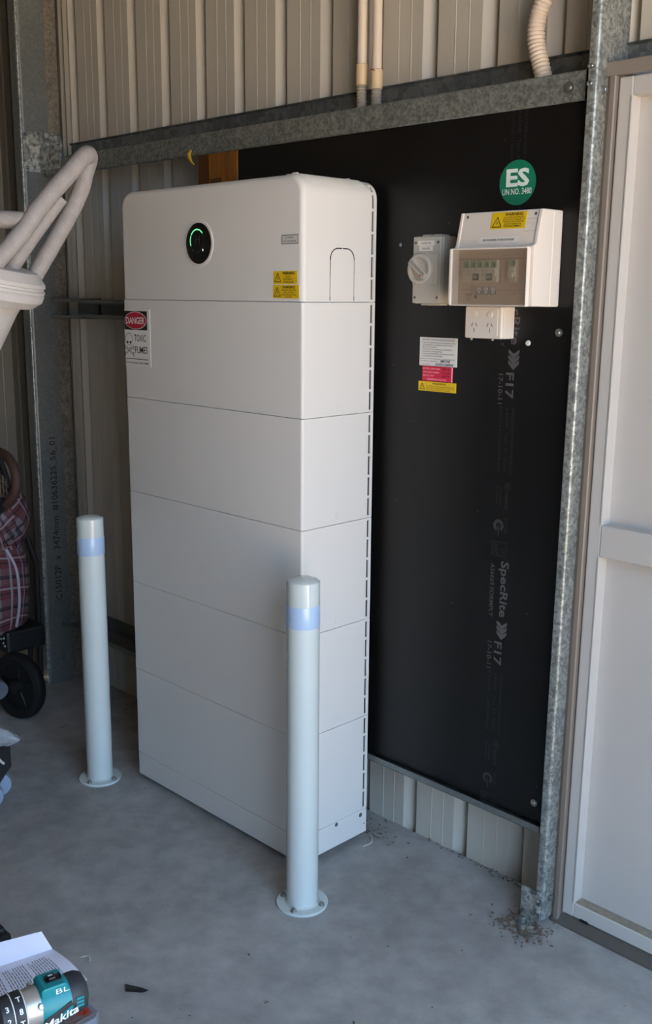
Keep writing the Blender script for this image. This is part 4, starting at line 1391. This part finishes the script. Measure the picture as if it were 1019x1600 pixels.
for u, v in ((0.036, 0.022), (0.316, 0.022), (0.036, 0.098), (0.316, 0.098)):
    b = MB(DX); b.prism([(u - .012, v - .017), (u + .020, v - .017), (u + .020, v + .017), (u - .012, v + .017)], 'z', 0.070, 0.082)
    b.prism([(u - .014, 0.080), (u + .024, 0.080), (u + .014, 0.030), (u + .004, 0.030)], 'y', v - .022, v - .018)
    b.prism([(u - .014, 0.080), (u + .024, 0.080), (u + .014, 0.030), (u + .004, 0.030)], 'y', v + .018, v + .022)
    br = b.build('castor_bracket', M['cream_metal'], dl)
    b = MB(DX); b.lathe([(0.012, -0.016), (0.026, -0.016), (0.0365, -0.013), (0.038, -0.008), (0.038, 0.008), (0.0365, 0.013), (0.026, 0.016), (0.012, 0.016)], (u, v, 0.0382), (0.35, 1, 0), 32)
    b.build('castor_wheel', M['castor'], br)
pb = thing('plastic_bag', 'crumpled clear plastic bag lying on the black castor box', 'bag', tuple(dl_pt(.12, .055, .1735)))
def lumpy(name, m, parent):
    bm = bmesh.new()
    rows = []
    prof = [(-.048, .006, .196), (-.034, .016, .199), (-.012, .030, .203), (.03, .050, .208), (.09, .062, .212), (.16, .066, .214), (.23, .060, .212), (.29, .04, .206), (.32, .012, .200)]
    n = 28
    for i, (u, wv, zc) in enumerate(prof):
        row = []
        for k in range(n):
            a = 2 * math.pi * k / n
            f = 1 + .16 * math.sin(3 * a + i * 1.3) + .10 * math.sin(7 * a - i * 2.1)
            rr = wv * f
            zz = .034 * min(1, wv / .05) * f * math.sin(a)
            p = dl_pt(u + .008 * math.sin(5 * a + i) * min(1, wv / .03), .055 + rr * math.cos(a), max(.1735, zc + zz))
            row.append(bm.verts.new(p))
        rows.append(row)
    for i in range(len(rows) - 1):
        for k in range(n):
            k2 = (k + 1) % n
            bm.faces.new((rows[i][k], rows[i][k2], rows[i + 1][k2], rows[i + 1][k])).smooth = True
    bm.faces.new(rows[0]); bm.faces.new(list(reversed(rows[-1])))
    q = MB(); q.bm.free(); q.bm = bm
    return q.build(name, m, parent, 50)
lumpy('film', M['film'], pb)
b = MB()
for k in range(9):
    u, v = rnd.uniform(.02, .24), rnd.uniform(.03, .08)
    b.lathe([(0.010, -0.012), (0.012, 0), (0.010, 0.012)], dl_pt(u, v, .200 + rnd.uniform(-.010, .012)), (rnd.uniform(-1, 1), rnd.uniform(-1, 1), .4), 12)
b.build('contents', M['silver'], pb)
b = MB(); b.tube(smooth_path([dl_pt(-0.004, -0.008, .186), dl_pt(-.008, -.008, .165), dl_pt(-.022, -.010, .152)]), 0.004, 8)
b.build('loose_tail', M['shaving'], pb)

# ------------------------------------------------------------------ step stool, papers, drill
TZ = 0.20
TX, TY = 0.328, -0.797
st = thing('step_stool', 'worn brown topped folding stool with grey edge in lower left corner', 'stool', (0.2, -1.0, 0))
b = MB()
b.prism([(TX - .26, TY - .42), (TX - .012, TY - .42), (TX, TY - .408), (TX, TY - .012), (TX - .012, TY), (TX - .26, TY)], 'z', TZ - .022, TZ - .002, 0.003)
b.build('frame_edge', M['stool_edge'], st)
b = MB()
b.prism([(TX - .25, TY - .41), (TX - .014, TY - .41), (TX - .010, TY - .40), (TX - .010, TY - .014), (TX - .014, TY - .010), (TX - .25, TY - .010)], 'z', TZ - .004, TZ, 0.0008)
b.build('top_panel', M['stool_brown'], st)
Print('panel_line', M['stool_edge'], st, (TX, TY, TZ), X, Y, 0.0004).line([(-.020, -.055), (-.020, -.026), (-.028, -.018), (-.060, -.018)], .0014).line([(-.020, -.055), (-.032, -.068), (-.060, -.068)], .0014)
Print('red_patch', M['stool_red'], st, (TX, TY, TZ), X, Y, 0.0004).poly([(-.022, -.012), (-.014, -.022), (-.024, -.034), (-.046, -.030), (-.060, -.016), (-.045, -.011)])
for (x, y) in ((TX - .03, TY - .03), (TX - .03, TY - .39), (TX - .23, TY - .03), (TX - .23, TY - .39)):
    b = MB(); b.tube([(x, y, 0.0), (x + (.0 if x > .5 else 0), y, TZ - .02)], 0.014, 12)
    b.build('leg', M['black_pl'], st)
b = MB()
for zz in (0.1,):
    b.tube([(TX - .23, TY - .03, zz), (TX - .03, TY - .03, zz)], 0.009, 10)
    b.tube([(TX - .23, TY - .39, zz), (TX - .03, TY - .39, zz)], 0.009, 10)
b.build('cross_bar', M['black_pl'], st)

# open booklet
bk_ = thing('open_booklet', 'open printed booklet with bluish white pages under the cordless drill', 'booklet', (0.15, -0.87, TZ))
def page(name, A, B, C, D, sag, parent, t=0.0012):
    """bilinear quad A-B (far edge) C-D (near edge) with a bulge"""
    A, B, C, D = map(Vector, (A, B, C, D))
    n = 10
    bm = bmesh.new()
    top = {}
    for i in range(n + 1):
        for j in range(n + 1):
            u, v = i / n, j / n
            p = (A * (1 - u) + B * u) * (1 - v) + (D * (1 - u) + C * u) * v
            p = p + Z * (sag * math.sin(math.pi * v) )
            top[i, j] = p
    vs = {}
    for l in (0, 1):
        for k, p in top.items():
            vs[l, k] = bm.verts.new(p - Z * t * l)
    for i in range(n):
        for j in range(n):
            a = [(i, j), (i + 1, j), (i + 1, j + 1), (i, j + 1)]
            bm.faces.new([vs[0, k] for k in a]).smooth = True
            bm.faces.new([vs[1, k] for k in reversed(a)]).smooth = True
    for i in range(n):
        for a, c in (((i, 0), (i + 1, 0)), ((i + 1, n), (i, n)), ((0, i + 1), (0, i)), ((n, i), (n, i + 1))):
            bm.faces.new([vs[0, a], vs[1, a], vs[1, c], vs[0, c]])
    q = MB(); q.bm.free(); q.bm = bm
    return q.build(name, M['paper'], parent, 40), top, n
P_far_R, P_far_L = Vector((0.104, -0.788, 0.250)), Vector((0.058, -0.928, 0.250))
P_fold_R, P_fold_L = Vector((0.115, -0.773, 0.210)), Vector((0.078, -0.940, 0.210))
P_near_R, P_near_L = Vector((0.234, -0.770, 0.2045)), Vector((0.241, -0.984, 0.2045))
pg1, _, _ = page('page', P_far_R, P_far_L, P_fold_L, P_fold_R, 0.0, bk_)
pg2, top2, n2 = page('page', P_fold_R, P_fold_L, P_near_L, P_near_R, 0.006, bk_)
def page_text():
    bm = bmesh.new()
    def S(u, v):
        i, j = min(int(u * n2), n2 - 1), min(int(v * n2), n2 - 1)
        fu, fv = u * n2 - i, v * n2 - j
        p = (top2[i, j] * (1 - fu) + top2[i + 1, j] * fu) * (1 - fv) + (top2[i, j + 1] * (1 - fu) + top2[i + 1, j + 1] * fu) * fv
        return p + Z * .0006
    u = 0.13
    r2 = random.Random(3)
    k = 0
    while u < 0.97:
        v = 0.16 + (0.08 if k % 7 == 0 else 0)
        vend = 0.86 - (r2.uniform(0, .3) if k % 4 == 3 else 0)
        while v < vend:
            l = r2.uniform(.03, .09)
            e = min(v + l, vend)
            bm.faces.new([bm.verts.new(S(*c)) for c in ((u, v), (u + .008, v), (u + .008, e), (u, e))])
            v = e + .016
        u += 0.026
        k += 1
        if k % 9 == 0: u += .03
    q = MB(); q.bm.free(); q.bm = bm
    o = q.build('lettering', M['ink_grey'], pg2)
page_text()

# black plastic block behind the booklet
bb = thing('plastic_block', 'black plastic box corner sticking up behind the open booklet', 'box', (0.0, -0.86, 0))
b = MB()
b.box((-0.10, -0.93, 0.0), (0.050, -0.822, 0.235), 0.006, 2)
b.box((-0.10, -0.92, 0.233), (0.046, -0.832, 0.252), 0.006, 2)
b.build('shell', M['black_pl'], bb)
for k in range(4):
    b = MB(); b.box((0.0485, -0.915 + .020 * k, 0.05), (0.0525, -0.905 + .020 * k, 0.225), 0.001, 1)
    b.build('grip_rib', M['char_pl'], bb)

# tool case carrying the drill (below the frame)
tc_ = thing('tool_case', 'black tool case standing on the floor under the cordless drill', 'case', (0.50, -1.1, 0))
b = MB(); b.box((0.365, -1.26, 0.0), (0.62, -0.905, 0.2170), 0.010, 3)
b.build('shell', M['black_pl'], tc_)
b = MB(); b.box((0.361, -1.264, 0.16), (0.624, -0.901, 0.168), 0.003)
b.build('lid_seam', M['char_pl'], tc_)
# drill: local x from chuck to rear, z up
ax = Vector((0.20, 0.98, 0)).normalized()
ay = Z.cross(ax)
DZ = 0.400
DRX = Matrix((ax.to_4d(), ay.to_4d(), Vector((0, 0, 1, 0)), Vector((0, 0, 0, 1)))).transposed()
for r_ in (0, 1, 2): DRX[3][r_] = 0
DRX.translation = Vector((0.482, -0.932, DZ))
DRX[3][3] = 1
DRX = DRX @ Matrix.Diagonal((0.72, 1, 1, 1))
dd = thing('cordless_drill', 'teal and black cordless drill standing beside the open booklet', 'drill', (0.47, -1.0, 0.2175))
def D(name, m, fn, sharp=35):
    b = MB(DRX); fn(b); return b.build(name, m, dd, sharp)
# rear end is at x=0.012, chuck at x=-0.17
D('motor_cap', M['tool_black'], lambda b: b.lathe([(0.0300, -0.026), (0.0312, -0.016), (0.0308, -0.002), (0.0270, 0.010), (0.018, 0.0155), (0.004, 0.017)], (0, 0, 0), (1, 0, 0), 40))
def motor(b):
    b.lathe([(0.0290, -0.092), (0.0305, -0.086), (0.0308, -0.060), (0.0308, -0.025)], (0, 0, 0), (1, 0, 0), 40)
D('motor_housing', M['teal'], motor)
def topblk(b):
    b.prism([(-0.086, 0.012), (-0.030, 0.012), (-0.030, 0.0335), (-0.036, 0.0365), (-0.080, 0.0365), (-0.086, 0.033)], 'y', -0.0205, 0.0205, 0.002)
D('top_block', M['teal'], topblk)
def sel(b):
    b.box((-0.070, -0.0085, 0.0355), (-0.036, 0.0085, 0.0372), 0.003)
    b.box((-0.064, -0.0065, 0.037), (-0.048, 0.0065, 0.0425), 0.002)
D('speed_selector', M['black_pl'], sel)
for s_ in (-1, 1):
    D('side_grip', M['tool_black'], lambda b: b.prism([(-0.085, -0.006), (-0.028, 0.010), (-0.024, 0.003), (-0.044, -0.004), (-0.058, -0.0105), (-0.085, -0.020)], 'y', s_ * 0.0292, s_ * 0.0318, 0.0008))
    for k in range(3):
        z = 0.009 - .0062 * k
        D('vent_slot', M['teal'], lambda b: b.box((-0.018, min(s_ * .0285, s_ * .0318), z - .002), (-0.001, max(s_ * .0285, s_ * .0318), z + .002), .0008))
def gear(b):
    b.lathe([(0.0250, -0.122), (0.0290, -0.118), (0.0305, -0.100), (0.0300, -0.088)], (0, 0, 0), (1, 0, 0), 40)
    for s_ in (-1, 1):
        b.lathe([(0.005, 0), (0.005, 0.006), (0.003, 0.0065)], (-0.092, s_ * .026, 0.016), (0, s_, 0.3), 14)
D('gear_case', M['silver'], gear)
D('torque_collar', M['tool_black'], lambda b: b.lathe([(0.0270, -0.172), (0.0295, -0.168), (0.0305, -0.146), (0.0300, -0.144), (0.0312, -0.141), (0.0312, -0.122), (0.0300, -0.120)], (0, 0, 0), (1, 0, 0), 40))
for xx in (-0.1205, -0.1445):
    D('collar_ring', M['tool_white'], lambda b: b.lathe([(0.0300, -0.0014), (0.0318, -0.0010), (0.0318, 0.0010), (0.0300, 0.0014)], (xx, 0, 0), (1, 0, 0), 40, cap=False))
D('chuck', M['tool_black'], lambda b: b.lathe([(0.008, -0.225), (0.016, -0.220), (0.0215, -0.205), (0.0225, -0.174), (0.024, -0.170)], (0, 0, 0), (1, 0, 0), 32))
def grip(b):
    b.tube([(-0.055, 0, -0.020), (-0.050, 0, -0.07), (-0.045, 0, -0.125)], 0.02, 18, radii=[.0235, .0185, .0200])
D('grip', M['tool_black'], grip)
def batt(b):
    b.box((-0.105, -0.036, -0.1825), (0.005, 0.036, -0.118), 0.006, 2)
D('battery_pack', M['black_pl'], batt)
# markings on the side towards the room (-y local) and collar
yl = -0.0318
def drill_pr(name, m, O, ex, ey, lift=0.0006):
    R3 = DRX.to_3x3()
    return Print(name, m, dd, DRX @ Vector(O), R3 @ Vector(ex), R3 @ Vector(ey), lift)
drill_pr('lettering', M['tool_white'], (-0.085, yl, -0.0315), (1, 0, 0.17), (-0.17, 0, 1)).text('Makita', -0.002, 0.0085, 0.0125, 0.056, 0.022, 'L', 0.2)
drill_pr('lettering', M['tool_white'], (-0.050, -0.0207, 0.020), (1, 0, 0), (0, 0, 1)).text('BL', -0.004, 0.0025, 0.0085, 0.0205, 0.0, 'L', 0.0)
drill_pr('lettering', M['tool_white'], (-0.045, 0, 0.0425), (0, 1, 0), (-1, 0, 0)).text('1', 0, 0.006, 0.007, 0.003, 0.02, 'C')
for k, (s_, a) in enumerate((('2', 20), ('1', -10), ('3', 52), ('T', 5), ('8', 36), ('T', 70))):
    a = math.radians(a)
    xx = -0.157 if k < 3 else -0.131
    nrm_ = Vector((0, -math.cos(a), math.sin(a)))
    eyy = Vector((0, math.sin(a), math.cos(a)))
    drill_pr('collar_mark', M['tool_white'], Vector((xx, 0, 0)) + nrm_ * 0.0313, (1, 0, 0), eyy).text(s_, 0, -0.004, 0.008, None, 0.03, 'C')

# ------------------------------------------------------------------ litter on the floor
b = MB()
b.poly([(0.062, -0.578, .004), (0.080, -0.590, .007), (0.108, -0.566, .010), (0.112, -0.552, .003), (0.090, -0.560, .002)])
b.poly([(0.062, -0.578, .001), (0.080, -0.590, .001), (0.108, -0.566, .001), (0.112, -0.552, .001), (0.090, -0.560, .001)])
tag(b.build('fallen_leaf', M['leaf']), 'single dark dry leaf on the concrete right of the drill', 'leaf')
b = MB(); b.tube(smooth_path([(-0.085, -0.597, .003), (-0.076, -0.586, .006), (-0.066, -0.586, .006), (-0.058, -0.592, .003)]), 0.0018, 6)
tag(b.build('plastic_shaving', M['shaving']), 'white curled shaving on the floor near the open booklet', 'shaving')
b = MB(); b.tube(smooth_path([(0.006, 0.255, .003), (0.022, 0.246, .007), (0.034, 0.228, .004), (0.030, 0.200, .003)]), 0.0022, 6)
tag(b.build('plastic_shaving', M['shaving']), 'white curled shaving on the floor behind the battery corner', 'shaving')
b = MB()
for cx, cy, sx, sy, n in ((0.535, 0.192, .035, .018, 130), (0.497, 0.222, .012, .03, 60), (0.575, 0.225, .018, .03, 60), (0.545, 0.300, .02, .03, 50), (-0.03, 0.275, .03, .015, 40), (0.02, 0.30, .05, .03, 16), (0.2, 0.352, .10, .006, 24), (0.4, 0.35, .07, .008, 30), (-0.9, 0.2, .25, .12, 30), (-1.2, 0.25, .25, .06, 30), (0.5, -0.2, .35, .3, 14)):
    for k in range(n):
        x, y = rnd.gauss(cx, sx), rnd.gauss(cy, sy)
        if y > 0.36 or (x > 0.567 and y > 0.278) or (0.545 < x < .58 and y > .245): continue
        l, a, ww = rnd.uniform(.0025, .010), rnd.uniform(0, 6.3), rnd.uniform(.0008, .002)
        d = Vector((math.cos(a), math.sin(a), 0)) * l / 2
        p = Vector((x, y, rnd.uniform(.0015, .005)))
        n_ = Vector((-d.y, d.x, 0)).normalized() * ww
        b._add([p - d - n_, p - d + n_, p + d + n_ + Z * .001, p + d - n_ + Z * .001, p + Z * .003],
               [(0, 1, 4), (1, 2, 4), (2, 3, 4), (3, 0, 4), (3, 2, 1, 0)])
o = b.build('floor_litter', M['debris'])
tag(o, 'brown dry litter and dirt around the column foot and wall line', 'litter'); o['kind'] = 'stuff'

flush_texts()

# the escutcheon and breakers sit just behind the hinged window
def set_forward(o):
    base = root_loc(o)
    done = o.data
    for v in done.vertices:
        y = v.co.y + base.y
        v.co.y = 0.184 - (0.212 - y) * 0.8 - base.y
for c in list(db.children):
    if c.name.split('.')[0] in ('breaker', 'escutcheon', 'circuit_label', 'lettering'):
        set_forward(c)
        for g in c.children:
            set_forward(g)
